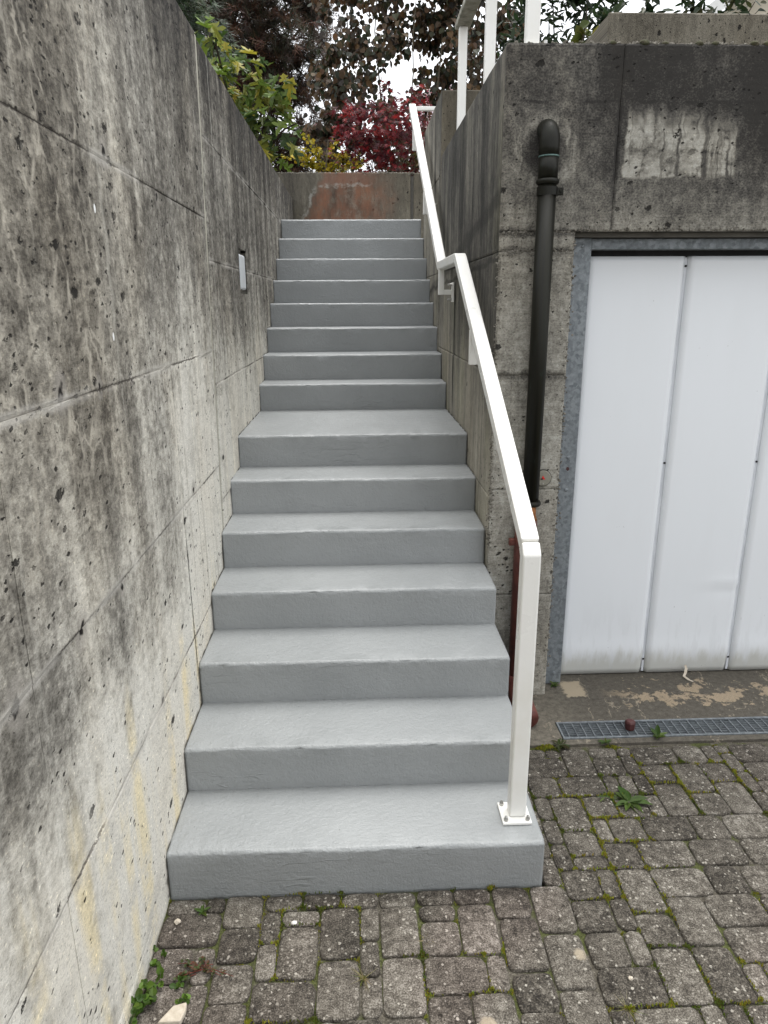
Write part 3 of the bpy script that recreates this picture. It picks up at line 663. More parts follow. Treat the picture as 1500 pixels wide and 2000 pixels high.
gm = MB()
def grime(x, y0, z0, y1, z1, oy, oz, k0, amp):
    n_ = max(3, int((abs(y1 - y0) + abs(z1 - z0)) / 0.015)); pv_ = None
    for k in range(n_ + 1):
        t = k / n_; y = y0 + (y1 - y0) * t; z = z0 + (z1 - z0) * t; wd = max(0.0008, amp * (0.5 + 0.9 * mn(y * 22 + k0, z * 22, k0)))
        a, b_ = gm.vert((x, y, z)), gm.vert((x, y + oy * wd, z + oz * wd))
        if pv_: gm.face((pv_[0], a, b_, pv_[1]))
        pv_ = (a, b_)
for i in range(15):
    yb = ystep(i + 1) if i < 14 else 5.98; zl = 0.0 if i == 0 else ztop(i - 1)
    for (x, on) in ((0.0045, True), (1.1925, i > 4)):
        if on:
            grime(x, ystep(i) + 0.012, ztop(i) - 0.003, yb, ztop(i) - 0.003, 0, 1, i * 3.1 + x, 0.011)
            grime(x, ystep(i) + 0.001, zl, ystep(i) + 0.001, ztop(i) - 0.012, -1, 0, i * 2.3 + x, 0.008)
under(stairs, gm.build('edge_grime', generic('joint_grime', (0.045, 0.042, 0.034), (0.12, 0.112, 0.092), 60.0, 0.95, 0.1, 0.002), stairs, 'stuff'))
# ---- garage building with the flank wall beside the stairs
GY = 1.15; GTOP = 2.735
gar = thing('garage_building', 'dark stained concrete garage at the right with flat roof edge', 'building', (2.9, 1.3, 0))
def gp(o): return under(gar, o)
gp(MB().box((1.222, 1.172, 0.0), (1.50, 3.24, GTOP - 0.02)).build('core', M_CORE, gar))
gp(MB().box((1.502, 1.172, 2.09), (4.6, 1.60, GTOP - 0.02)).build('lintel_core', M_CORE, gar))
gp(MB().box((4.2, 1.172, 0.0), (4.6, 1.60, 2.088)).build('core', M_CORE, gar))
sd_ = 200
for (a0, a1) in ((1.171, 2.62), (2.62, 3.245)):
    for (z0, z1) in ((0.1, 0.98), (0.98, 1.515), (1.515, 2.005), (2.005, GTOP)):
        sd_ += 1; gp(panel('side_panel', 'R', a0, a1, z0, z1, 1.199, 0.022, M_FLANK, gar, 0, 0, sd_, edge=0.004))
for (a0, a1, z0, z1) in ((1.2, 1.503, -0.05, 0.52), (1.2, 1.503, 0.52, 1.02), (1.2, 1.503, 1.02, 1.515), (1.2, 1.503, 1.515, 2.005), (1.2, 1.503, 2.005, 2.078), (1.2, 1.645, 2.078, GTOP), (1.645, 3.1, 2.078, GTOP), (3.1, 4.6, 2.078, GTOP), (4.2, 4.6, -0.05, 2.078)):
    sd_ += 1; gp(panel('front_panel', 'F', a0, a1, z0, z1, GY, 0.021, M_FRONT, gar, 0, 0, sd_, edge=0.006, gap=0.001))
gp(MB().box((1.503, GY + 0.012, 2.079), (4.2, 1.30, 2.089)).build('soffit', M_CORE, gar))
# rough top edge: an eroded strip of stone chips, and moss on it
ch = MB()
def chips(mb, n, fn, r0=0.003, r1=0.008):
    for _ in range(n):
        p = fn(); r = RND.uniform(r0, r1)
        mb.sphere(p, r, (RND.uniform(.7, 1.3), RND.uniform(.7, 1.3), RND.uniform(.6, 1.1)), 6, 4, 0.2)
chips(ch, 420, lambda: (1.203 + RND.gauss(0, .006), GY + 0.004 + RND.gauss(0, .003), RND.uniform(.75, 2.0)), 0.0015, 0.0055)
chips(ch, 420, lambda: (1.499 + RND.gauss(0, .007), GY + 0.003 + RND.gauss(0, .003), RND.uniform(.15, 2.05)), 0.0015, 0.0055)
for z_ in (2.078, 2.006, 1.516):
    chips(ch, 420, lambda: (lambda x: (x, GY + 0.006 + RND.gauss(0, .002), z_ + RND.gauss(0, .004 + .014 * max(0, mn(x * 14, z_ * 7) + .3)) + 0.014 * mn(x * 9, z_)))(RND.uniform(1.21, 1.5)), 0.0015, 0.0055)
chips(ch, 300, lambda: (RND.uniform(1.5, 2.6), GY + 0.005 + RND.gauss(0, .004), 2.081 + abs(RND.gauss(0, .006))), 0.002, 0.006)
chips(ch, 500, lambda: (RND.uniform(1.22, 3.2), GY + 0.012 + RND.uniform(-.004, .03), GTOP - 0.001 + RND.gauss(0, .003)), 0.003, 0.009)
gp(ch.build('exposed_aggregate', M_AGG, gar, 'stuff'))
# door frame
FR = 1.245
jm = bevel(gp(MB().box((1.524, FR, 0.0), (1.603, 1.33, 2.062)).build('door_jamb', M_GALV, gar)), 0.003)
hd = bevel(gp(MB().box((1.603, FR + 0.004, 2.018), (4.2, 1.33, 2.060)).build('door_header', M_GALV, gar)), 0.003)
gp(MB().box((1.604, 1.322, 1.995), (4.2, 1.345, 2.0175)).build('gap_shade_strip', M_DARK, gar))  # near-black strip: shade of the open gap above the door, put into colour
gp(MB().box((1.50, 1.20, 2.0625), (4.2, 1.30, 2.0775)).build('packing_strip', M_CORE, gar))
gp(MB().box((1.505, 1.26, 0.0), (1.5235, 1.33, 2.062)).build('mortar_fill', M_CORE, gar))
def screw(x, y, z, r, par, mat):
    mb = MB((x, y, z)); mb.tube([(x, y, z), (x, y - 0.003, z), (x, y - 0.0045, z)], [r, r, r * 0.55], 10)
    return mb.build('screw', mat, par, smooth=False)
for z in (2.03, 1.14, 0.99, 0.06):
    s_ = screw(1.566, FR, z, 0.0085, jm, M_GALV)
under(jm, s_)
# lower grooves of the jamb foot
# garage door: upright sheets with a hollow joint between them
door = MB().box((1.606, 1.342, 0.004), (4.19, 1.36, 1.996)).build('door', M_DARK, gar); gp(door)
def door_panel(x0, x1, dent=None):
    mb = MB(); nx, nz = 26, 70; idx = []
    for i in range(nx + 1):
        u = i / nx; x = x0 + (x1 - x0) * u; row = []
        for j in range(nz + 1):
            z = 0.006 + 1.988 * j / nz
            y = 1.312 + 0.0012 * mn(x * 4, z * 2)
            e = min(u, 1 - u)
            if i in (0, nx): y += 0.013
            # kick bulge near the foot
            f = max(0.0, 1 - z / 0.16); y += 0.012 * f * f * (1 if z < 0.16 else 0) - 0.004 * math.exp(-((z - 0.14) / 0.05) ** 2)
            if dent:
                dd = math.exp(-((x - dent[0]) / 0.10) ** 2 - ((z - dent[1]) / 0.016) ** 2); y += 0.008 * dd - 0.005 * math.exp(-((x - dent[0]) / 0.12) ** 2 - ((z - dent[1] - 0.035) / 0.03) ** 2)
            row.append(mb.vert((x, y, z)))
        idx.append(row)
    for i in range(nx):
        for j in range(nz): mb.face((idx[i][j], idx[i + 1][j], idx[i + 1][j + 1], idx[i][j + 1]))
    bkk = []
    ring = [(i, 0) for i in range(nx + 1)] + [(nx, j) for j in range(1, nz + 1)] + [(i, nz) for i in range(nx - 1, -1, -1)] + [(0, j) for j in range(nz - 1, 0, -1)]
    bk2 = []
    for (i, j) in ring:
        v = mb.v[idx[i][j]]; bk2.append(mb.vert((v[0], 1.341, v[2])))
    for k in range(len(ring)):
        a, c = ring[k], ring[(k + 1) % len(ring)]
        mb.face((idx[c[0]][c[1]], idx[a[0]][a[1]], bk2[k], bk2[(k + 1) % len(ring)]))
    o = mb.build('door_panel', M_DOOR, door, smooth=True); under(door, o); return o
xs_ = [1.612, 2.040, 2.476, 2.912, 3.346, 3.78, 4.185]
for k in range(6):
    door_panel(xs_[k] + (0.0 if k == 0 else 0.011), xs_[k + 1] - 0.003, (2.42, 0.45) if k == 1 else None)
    if k:
        t = MB().box((xs_[k] - 0.0015, 1.328, 0.012), (xs_[k] + 0.0095, 1.3415, 1.99)).build('door_joint', M_DOORTRIM, door); under(door, t)
        for z in (1.955, 1.09, 0.08):
            s2 = screw(xs_[k] + 0.004, 1.328, z, 0.005, door, M_BLACKMARK); under(door, s2)
for s_ in [c for c in jm.children if c.name.startswith('screw')]:
    s_.matrix_parent_inverse = Matrix.Identity(4)
# bracket hole mark on jamb
under(jm, MB().prism([(1.558, FR - 0.0008, 1.086), (1.566, FR - 0.0008, 1.078), (1.573, FR - 0.0008, 1.083), (1.572, FR - 0.0008, 1.094), (1.562, FR - 0.0008, 1.097)], None, (0, -0.001, 0)).build('chipped_spot', M_CAPRED, jm))

# ---- taller wall further up on the right, back wall and planter wall
tall = thing('upper_flank_wall', 'taller weathered concrete wall end beside the upper flight handrail', 'wall', (1.35, 3.8, 2.0))
under(tall, MB().box((1.225, 3.27, 1.2), (1.53, 4.42, 3.10)).build('core', M_CORE, tall))
for k, (z0, z1) in enumerate(((1.2, 2.005), (2.005, 2.62), (2.62, 3.12))):
    under(tall, panel('side_panel', 'R', 3.25, 4.43, z0, z1, 1.196, 0.029, M_FLANK, tall, 0, 0, 300 + k))
under(tall, panel('end_panel', 'F', 1.198, 1.54, 2.5, 3.12, 3.249, 0.021, M_BACK2, tall, 0, 0, 305))
under(tall, MB().box((1.2, 3.252, 3.098), (1.54, 4.43, 3.117)).build('coping', M_CORE, tall))
back = thing('back_wall', 'low concrete wall with reddish patch at the top of the steps', 'wall', (0.5, 6.1, 2.4))
under(back, MB().box((-1.8, 6.03, 2.2), (2.6, 6.26, 3.055)).build('core', M_CORE, back))
under(back, panel('panel', 'F', -1.8, 1.205, 2.3, 3.085, 6.0, 0.031, M_BACK, back, 0, 0, 320, edge=0.010))
under(back, panel('panel', 'F', 1.235, 2.6, 2.3, 3.080, 6.002, 0.03, M_BACK, back, 0, 0, 321, edge=0.010))
cp = MB(); chips(cp, 500, lambda: (RND.uniform(-.4, 1.5), 6.0 + RND.uniform(0, .05), 3.078 + RND.gauss(0, .005)), 0.004, 0.012)
under(back, cp.build('exposed_aggregate', M_AGG, back, 'stuff'))
plan = thing('planter_wall', 'rough speckled concrete planter wall above the garage roof edge', 'wall', (3.0, 2.7, 2.66))
under(plan, MB().box((2.06, 2.63, 2.5), (5.2, 3.8, 3.30)).build('core', M_CORE, plan))
under(plan, panel('front_panel', 'F', 2.04, 5.2, 2.55, 3.335, 2.6, 0.031, M_PARAPET, plan, 0, 0, 330, edge=0.012))
under(plan, panel('side_panel', 'R', 2.603, 3.8, 2.55, 3.33, 2.038, 0.024, M_PARAPET, plan, 0, 0, 331, edge=0.012))

# ---- apron and drain channel
ap = MB(); Z0 = -0.001
ap.box((1.20, 0.745, -0.12), (1.485, 1.36, Z0)); ap.box((1.485, 0.912, -0.12), (4.7, 1.36, Z0)); ap.box((4.0, 0.745, -0.12), (4.7, 0.912, Z0)); ap.box((1.485, 0.745, -0.12), (4.0, 0.780, Z0))
ap.build('apron', M_APRON, None, 'structure')
dr = thing('drain_grate', 'galvanised grid drain cover in front of the garage door', 'drain', (2.5, 0.83, 0))
under(dr, MB().box((1.486, 0.781, -0.10), (3.99, 0.911, -0.075)).build('channel', M_DARK, dr))
fr = MB(); fr.box((1.488, 0.782, -0.07), (3.99, 0.791, 0.003)); fr.box((1.488, 0.898, -0.07), (3.99, 0.908, 0.003)); fr.box((1.488, 0.7912, -0.07), (1.496, 0.8978, 0.0028))
under(dr, fr.build('frame', M_GALV, dr))
gb = MB()
for k in range(7): y = 0.8035 + k * 0.0135; gb.box((1.497, y - 0.0012, -0.024), (3.99, y + 0.0012, -0.002))
for k in range(66): x = 1.52 + k * 0.0375; gb.box((x - 0.0018, 0.7915, -0.020), (x + 0.0018, 0.8975, 0.0))
under(dr, gb.build('grid', M_GALV, dr, 'stuff'))

# ---- pavers
U = 0.060
pave = bpy.data.objects.new('pavement', None)
pv = MB(); pv.box((-0.3, -0.79, -0.05), (2.77, 0.0, -0.0135)); pv.box((1.21, 0.0, -0.05), (2.77, 0.752, -0.0135)); pave = pv.build('pavement', M_SAND, None, 'structure')
def paver_mesh(wu, hu, var):
    rr = random.Random(wu * 100 + hu * 10 + var); Wd, Hd = wu * U - 0.0042, hu * U - 0.0042
    out = []; rad = min(0.019, Wd * 0.32)
    for (cx, cy, a0) in ((1, 1, 0), (-1, 1, 90), (-1, -1, 180), (1, -1, 270)):
        r = rad * rr.uniform(0.7, 1.5)
        for k in range(3):
            a = math.radians(a0 + 45 * k)
            out.append((cx * (Wd / 2 - r) + r * math.cos(a) + rr.uniform(-.0016, .0016), cy * (Hd / 2 - r) + r * math.sin(a) + rr.uniform(-.0016, .0016)))
    mb = MB(); n = len(out); e = 0.005
    def sc(p, d):
        return (p[0] - math.copysign(min(d, abs(p[0])), p[0]), p[1] - math.copysign(min(d, abs(p[1])), p[1]))
    r0 = [mb.vert((*p, -0.03)) for p in out]; r1 = [mb.vert((*p, -0.0045 + rr.uniform(-.0015, .0015))) for p in out]
    r2 = [mb.vert((*sc(p, e * 0.45), -0.0018 + rr.uniform(-.0006, .0006))) for p in out]; r3 = [mb.vert((*sc(p, e * 1.6), rr.uniform(-.0004, .0004))) for p in out]
    for a, b_ in ((r0, r1), (r1, r2), (r2, r3)):
        for k in range(n): mb.face((a[k], a[(k + 1) % n], b_[(k + 1) % n], b_[k]))
    c = mb.vert((0, 0, 0.0006))
    for k in range(n): mb.face((r3[k], r3[(k + 1) % n], c))
    me = mb.mesh('paver', True); me.materials.append(M_PAVER); return me
PM = {}
def pmesh(wu, hu):
    v = random.randrange(4); k = (wu, hu, v)
    if k not in PM: PM[k] = paver_mesh(wu, hu, v)
    return PM[k]
NX0, NX1, NY0, NY1 = 0, 46, -13, 12
occ = {}
def free(x, y, w_, h_):
    for i in range(x, x + w_):
        for j in range(y, y + h_):
            if i >= NX1 or j >= NY1 or (i, j) in occ or (j >= 0 and i < 20): return False
    return True
random.seed(5)
blocks = []
for j in range(NY0, NY1):
    i = NX0
    while i < NX1:
        if (i, j) in occ or (j >= 0 and i < 20): i += 1; continue
        opts = [(2, 2)] * 5 + [(3, 2)] * 5 + [(2, 3)] * 3 + [(1, 2)] * 2 + [(2, 1)] * 1
        random.shuffle(opts)
        for (w_, h_) in opts + [(2, 2), (1, 2), (2, 1), (1, 1)]:
            if free(i, j, w_, h_):
                # never leave a 1-cell slot that only a chip would fill
                for a in range(w_):
                    for c in range(h_): occ[(i + a, j + c)] = 1
                blocks.append((i, j, w_, h_)); i += w_; break
        else: i += 1
rects = []
for (i, j, w_, h_) in blocks:
    o = link('paver', pmesh(w_, h_), None, pave)
    cx, cy = (i + w_ / 2) * U + random.uniform(-.002, .002), (j + h_ / 2) * U + random.uniform(-.002, .002)
    o.scale = (random.uniform(.972, 1.0), random.uniform(.972, 1.0), 1)
    o.location = (cx + 0.004, cy - 0.004, random.uniform(-.003, .0012)); o.rotation_euler = (random.uniform(-.008, .008), random.uniform(-.008, .008), random.uniform(-.02, .02))
    rects.append((cx + 0.004, cy - 0.004, w_ * U / 2 - 0.004, h_ * U / 2 - 0.004))
# ---- moss in the joints
buck = {}
for q in rects:
    for a in range(int((q[0] - q[2]) // 0.1), int((q[0] + q[2]) // 0.1) + 1):
        for c in range(int((q[1] - q[3]) // 0.1), int((q[1] + q[3]) // 0.1) + 1): buck.setdefault((a, c), []).append(q)
def gap_at(x, y):
    for (cx, cy, hx, hy) in buck.get((int(x // 0.1), int(y // 0.1)), ()):
        dx, dy = abs(x - cx), abs(y - cy)
        if dx < hx and dy < hy:
            r = 0.017; ex, ey = dx - (hx - r), dy - (hy - r)
            if ex > 0 and ey > 0 and ex * ex + ey * ey > r * r: continue
            return False
    return True
mo = MB()
def tuft(mb, p, h, n, col, spread=0.5):
    for _ in range(n):
        a = RND.uniform(0, 6.283); l = RND.uniform(.6, 1.2) * h; wv = h * 0.28
        d = Vector((math.cos(a) * spread * RND.random(), math.sin(a) * spread * RND.random(), 1)).normalized()
        s_ = Vector((-math.sin(a), math.cos(a), 0)) * wv
        mb.col = tuple(c * RND.uniform(.7, 1.25) for c in col)
        mb.face((mb.vert(p - s_), mb.vert(p + s_), mb.vert(p + d * l)))
cnt = 0
for _ in range(420000):
    x, y = RND.uniform(0.0, 2.76), RND.uniform(-0.78, 0.742)
    if y > -0.005 and x < 1.205: continue
    if not gap_at(x, y): continue
    wide = gap_at(x + .0045, y) and gap_at(x - .0045, y) and gap_at(x, y + .0045) and gap_at(x, y - .0045)
    if not wide and RND.random() > .22: continue
    k = mn(x * 3.1, y * 3.1, 4.2) + 0.55 * mn(x * 11, y * 11, 1.0)
    th = (-0.08 if wide else 0.14) + (0.05 if x > 1.6 else 0.0)
    if k < th: continue
    f = min(1.0, (k - th) / 0.3)
    p = Vector((x, y, -0.012 + 0.012 * f))
    tuft(mo, p, 0.0045 + 0.005 * f, 3, (0.29, 0.29, 0.028) if mn(x * 5, y * 5, 9) > -0.15 else (0.13, 0.16, 0.022)); cnt += 1
o = mo.build('moss', M_MOSS, None, 'stuff'); tag(o, 'bright green moss growing in the paving joints', 'moss')

# ================================================================== OBJECTS
# ---- stair handrail
RX = 1.13
rail = thing('stair_handrail', 'white square steel handrail climbing the right side of the steps', 'handrail', (RX, 0.13, 0.165))
def rp(o): return under(rail, o)
def sweep(mb, path, x0, x1, th):
    pts = [Vector((0, p[0], p[1])) for p in path]; n = len(pts); L = []; Rr = []
    for k in range(n):
        d0 = (pts[k] - pts[k - 1]).normalized() if k else None; d1 = (pts[k + 1] - pts[k]).normalized() if k < n - 1 else None
        n0 = Vector((0, -d0.z, d0.y)) if d0 else None; n1 = Vector((0, -d1.z, d1.y)) if d1 else None
        nn = n0 if n1 is None else n1 if n0 is None else (n0 + n1) / (1 + n0.dot(n1))
        L.append(pts[k] + nn * th / 2); Rr.append(pts[k] - nn * th / 2)
    I = [[mb.vert((x, q.y, q.z)) for x, q in ((x0, L[k]), (x1, L[k]), (x1, Rr[k]), (x0, Rr[k]))] for k in range(n)]
    for k in range(n - 1):
        for j in range(4): mb.face((I[k][j], I[k][(j + 1) % 4], I[k + 1][(j + 1) % 4], I[k + 1][j]))
    mb.face(I[0][::-1]); mb.face(I[-1])
def arc(c, r, a0, a1, n=6): return [(c[0] + r * math.cos(math.radians(a0 + (a1 - a0) * k / n)), c[1] + r * math.sin(math.radians(a0 + (a1 - a0) * k / n))) for k in range(n + 1)]
TH = 0.046
mb = MB(); sweep(mb, [(0.128, 0.175), (0.128, 1.085), (0.150, 1.112)], RX - 0.0275, RX + 0.0275, TH)
rp(bevel(mb.build('post', M_RAIL, rail), 0.006, 3))
mb = MB(); sweep(mb, [(0.1515, 1.1138), (0.175, 1.130), (1.735, 2.000), (1.775, 2.016), (1.815, 2.018), (2.52, 2.018), (3.40, 2.5415)], RX - 0.0275, RX + 0.0275, TH)
rp(bevel(mb.build('rail', M_RAIL, rail), 0.006, 3))
mb = MB(); sweep(mb, [(3.4020, 2.5427), (4.84, 3.398), (4.87, 3.408)], RX - 0.0275, RX + 0.0275, TH)
rp(bevel(mb.build('rail', M_RAIL, rail), 0.006, 3))
rp(bevel(MB().box((RX + 0.028, 4.835, 3.375), (1.62, 4.875, 3.405)).build('end_return', M_RAIL, rail), 0.004, 2))
bp = rp(bevel(MB().box((1.076, 0.078, 0.1655), (1.172, 0.180, 0.1745)).build('base_plate', M_RAIL, rail), 0.0015, 2))
for (x, y) in ((1.088, 0.091), (1.160, 0.091), (1.088, 0.167), (1.160, 0.167)):
    mb = MB((x, y, 0.1745)); mb.tube([(x, y, 0.1745), (x, y, 0.183)], 0.0075, 6); mb.tube([(x, y, 0.183), (x, y, 0.189), (x, y, 0.193)], [0.0058, 0.0052, 0.002], 8)
    under(bp, mb.build('bolt', M_STEEL, bp, smooth=False))
def bracket(y, zr):
    zl = zr - 0.145
    br = MB(); br.box((RX - 0.028, y - 0.006, zl), (RX + 0.005, y + 0.024, zr)); br.box((RX + 0.0051, y - 0.006, zl), (1.181, y + 0.024, zl + 0.028))
    o = rp(bevel(br.build('bracket', M_RAIL, rail), 0.003, 2))
    under(o, bevel(MB().box((1.1815, y - 0.025, zl - 0.040), (1.190, y + 0.043, zl + 0.068)).build('wall_plate', M_RAIL, o), 0.002, 2))
    for dz in (-0.026, 0.056):
        mb = MB((1.181, y + .009, zl + dz)); mb.tube([(1.1815, y + .009, zl + dz), (1.170, y + .009, zl + dz)], 0.0085, 6); mb.tube([(1.170, y + .009, zl + dz), (1.160, y + .009, zl + dz), (1.156, y + .009, zl + dz)], [0.0058, 0.0055, 0.003], 8)
        under(o, mb.build('bolt', M_STEEL, o))
bracket(2.43, 2.000); bracket(1.22, 1.700); bracket(3.44, 2.545); bracket(4.43, 3.135)

# ---- guard rail on top of the garage flank
gr = thing('guard_railing', 'white guard railing with flat handrail on top of the flank wall', 'railing', (1.3, 2.1, GTOP))
def grp(o): return under(gr, o)
for k, (y, zb) in enumerate(((1.235, GTOP - 0.005), (2.16, GTOP - 0.02), (3.14, GTOP - 0.02))):
    o = grp(bevel(MB().box((1.285, y - 0.025, zb), (1.335, y + 0.025, 3.43)).build('post', M_RAIL, gr), 0.004, 2))
    under(o, bevel(MB().box((1.265, y - 0.045, zb + 0.0005), (1.375, y + 0.045, zb + 0.012)).build('base_plate', M_RAIL, o), 0.002, 2))
    mb = MB((1.355, y - 0.03, zb)); mb.tube([(1.356, y - .032, zb + .012), (1.356, y - .032, zb + .028)], 0.007, 6); under(o, mb.build('bolt', M_STEEL, o))
grp(bevel(MB().box((1.265, -0.4 + 1.2, 3.431), (1.355, 3.19, 3.468)).build('handrail', M_RAILOLD, gr), 0.006, 2))

# ---- downpipe
PX, PY, PR = 1.366, 1.098, 0.0368
pipe = thing('copper_downpipe', 'dark copper downpipe coming out of the garage wall', 'downpipe', (PX, PY, 0.95))
def pp(o): return under(pipe, o)
el = [(PX, 1.1585, 2.4415)] + [(PX, 1.155 - 0.057 * math.sin(a), 2.385 + 0.057 * math.cos(a)) for a in [math.radians(q) for q in (10, 25, 40, 55, 70, 85)]] + [(PX, PY, 2.37), (PX, PY, 2.34)]
pp(MB().tube(el, PR + 0.0015, 24).build('elbow', M_COPPER, pipe, smooth=True))
pp(MB().tube([(PX, PY, 2.339), (PX, PY, 2.26)], PR + 0.0005, 24).build('socket', M_COPPER, pipe, smooth=True))
pp(MB().tube([(PX, PY, 2.343), (PX, PY, 2.342), (PX, PY, 2.338), (PX, PY, 2.337)], [PR, PR + .0022, PR + .0022, PR], 24).build('seam_ring', M_VERDI, pipe, smooth=True))
pp(MB().tube([(PX, PY, 2.262), (PX, PY, 2.259), (PX, PY, 2.252), (PX, PY, 2.245), (PX, PY, 2.242)], [PR, PR + .006, PR + .008, PR + .006, PR], 24).build('collar', M_VERDI if False else M_COPPER, pipe, smooth=True))
pp(MB().tube([(PX, PY, 2.243), (PX, PY, 0.975)], PR - 0.0015, 24).build('pipe', M_COPPER, pipe, smooth=True))
def clamp(par, z, mat, r, ear, cx=PX, cy=PY, hgt=0.03):
    o = under(par, MB().tube([(cx, cy, z - hgt / 2), (cx, cy, z + hgt / 2)], r, 24).build('clamp', mat, par, smooth=False))
    e = MB(); s_ = 1 if ear > 0 else -1
    e.box((min(cx + s_ * (r - .004), cx + s_ * (r + .022)), cy - 0.011, z - hgt / 2 + .002), (max(cx + s_ * (r - .004), cx + s_ * (r + .022)), cy + 0.011, z + hgt / 2 - .002))
    bevel(under(o, e.build('ear', mat, o)), 0.002, 2)
    under(o, MB().box((cx - .006, cy + r - .002, z - .006), (cx + .006, 1.16, z + .006)).build('stem', mat, o))
    mb = MB(); mb.tube([(cx + s_ * (r + .012), cy - .011, z), (cx + s_ * (r + .012), cy - .017, z)], 0.006, 6); under(o, mb.build('bolt', mat, o))
clamp(pipe, 2.218, M_COPPER, PR + 0.003, 1)
pp(MB().tube([(PX, PY, 0.985), (PX, PY, 0.980), (PX, PY, 0.972), (PX, PY, 0.964), (PX, PY, 0.960)], [PR, PR + .008, PR + .010, PR + .008, PR - .004], 24).build('end_collar', M_COPPER, pipe, smooth=True))
rpipe = thing('standpipe', 'oxide red steel standpipe with kicked out foot below the copper downpipe', 'downpipe', (1.352, PY, 0))
QX, QR = 1.350, 0.047
PY = 1.085
def qp(o): return under(rpipe, o)
qp(MB().tube([(QX + .006, PY, 0.962), (QX + .006, PY, 0.925), (QX + .004, PY, 0.905)], [PR - .004, PR - .003, QR - .004], 24).build('rusty_neck', M_RUST, rpipe, smooth=True))
qp(MB().tube([(QX, PY, 0.91), (QX, PY, 0.895), (QX, PY, 0.14)], [QR - .006, QR, QR], 24).build('pipe', M_REDPIPE, rpipe, smooth=True))
ft = [(QX, PY, 0.15), (QX, PY - .005, 0.11), (QX, PY - .03, 0.075), (QX, PY - .08, 0.056), (QX, PY - .17, 0.050), (QX, PY - .215, 0.048)]
qp(MB().tube(ft, [QR + .004] * 5 + [QR + .002], 20).build('foot', M_REDPIPE, rpipe, smooth=True))
clamp(rpipe, 0.80, M_REDPIPE, QR + 0.003, -1, QX, PY, 0.034)

# ---- survey disc
dx, dz = 1.428, 1.072
disc = thing('wall_marker', 'round bronze marker disc with red triangle beside the downpipe', 'marker', (dx, GY - 0.003, dz))
mb = MB((dx, GY, dz)); mb.tube([(dx, GY + .004, dz), (dx, GY - .011, dz), (dx, GY - .013, dz)], [0.035, 0.035, 0.032], 28); d_ = mb.build('plate', M_BRONZE, disc); under(disc, d_)
yy = GY - 0.0135
mb = MB(); mb.tube([(dx, GY + .004, dz), (dx, GY - .009, dz)], 0.0375, 28); under(disc, mb.build('rim', M_COPPER, disc))
under(disc, MB().prism([(dx - .011, yy, dz - .005), (dx + .009, yy, dz - .005), (dx - .001, yy, dz + .012)], None, (0, -.0006, 0)).build('triangle', M_REDMARK, disc))
under(disc, MB().prism([(dx - .012, yy - .0008, dz - .006), (dx + .001, yy - .0008, dz - .006), (dx - .0055, yy - .0008, dz + .003)], None, (0, -.0005, 0)).build('triangle', M_BLACKMARK, disc))
mb = MB(); mb.tube([(dx, yy + .001, dz - .024), (dx, yy - .002, dz - .024)], 0.0035, 8); under(disc, mb.build('screw', M_STEEL, disc))

# ---- small things on the ground
def stone(name, loc, r, sq, mat, label, cat, group=None, n=7, m_=5, jit=0.22):
    mb = MB(loc); mb.sphere((loc[0], loc[1], loc[2] + r * sq[2] * 0.7), r, sq, n, m_, jit); o = mb.build(name, mat); return tag(o, label, cat, group)
sl_ = MB((0.11, -0.395, 0.0)); sl_.prism([(0.075, -0.425, 0.0), (0.135, -0.425, 0.001), (0.142, -0.395, 0.001), (0.140, -0.372, 0.002), (0.105, -0.380, 0.0)], None, (0, 0, 0.018))
tag(bevel(sl_.build('stone_shard', M_STONE), 0.004, 2), 'pale flat stone shard lying beside the left wall foot', 'stone')
stone('pebble', (0.405, -0.118, 0.0), 0.008, (1.1, .9, .7), M_PEBBLE, 'single white pebble on the pavers in front of the bottom step', 'pebble')
stone('pebble', (1.355, -0.345, 0.0), 0.0075, (1, 1, .8), M_STONE, 'small pinkish pebble in a paver joint near the lower right', 'pebble')
stone('pebble', (0.05, -0.10, 0.0), 0.011, (1, .8, .8), M_STONE, 'small tan pebble at the wall below the bottom step', 'pebble')
mb = MB((1.80, 0.845, 0.0)); mb.tube([(1.80, 0.845, 0.0), (1.80, 0.845, 0.006), (1.80, 0.845, 0.034), (1.80, 0.845, 0.042), (1.80, 0.845, 0.045)], [0.020, 0.023, 0.024, 0.019, 0.008], 7)
tag(bevel(mb.build('plastic_cap', M_CAPRED), 0.002, 2), 'dark red plastic cap standing on the drain grate', 'cap')
lf = MB((2.24, 1.24, 0)); pts = [(2.248, 1.295, 0.055), (2.252, 1.288, 0.04), (2.244, 1.275, 0.022), (2.232, 1.262, 0.012), (2.245, 1.235, 0.006), (2.262, 1.222, 0.004)]
for k in range(len(pts) - 1):
    a, c = Vector(pts[k]), Vector(pts[k + 1]); wv = 0.009 * (1 - abs(k - 1.5) / 4)
    lf.face((lf.vert(a + Vector((-wv, 0, 0))), lf.vert(a + Vector((wv, .002, .002))), lf.vert(c + Vector((wv, .002, .002))), lf.vert(c + Vector((-wv, 0, 0)))))
lf.col = None
tag(lf.build('curled_leaf', M_STONE), 'curled pale dry leaf at the foot of the garage door', 'leaf')

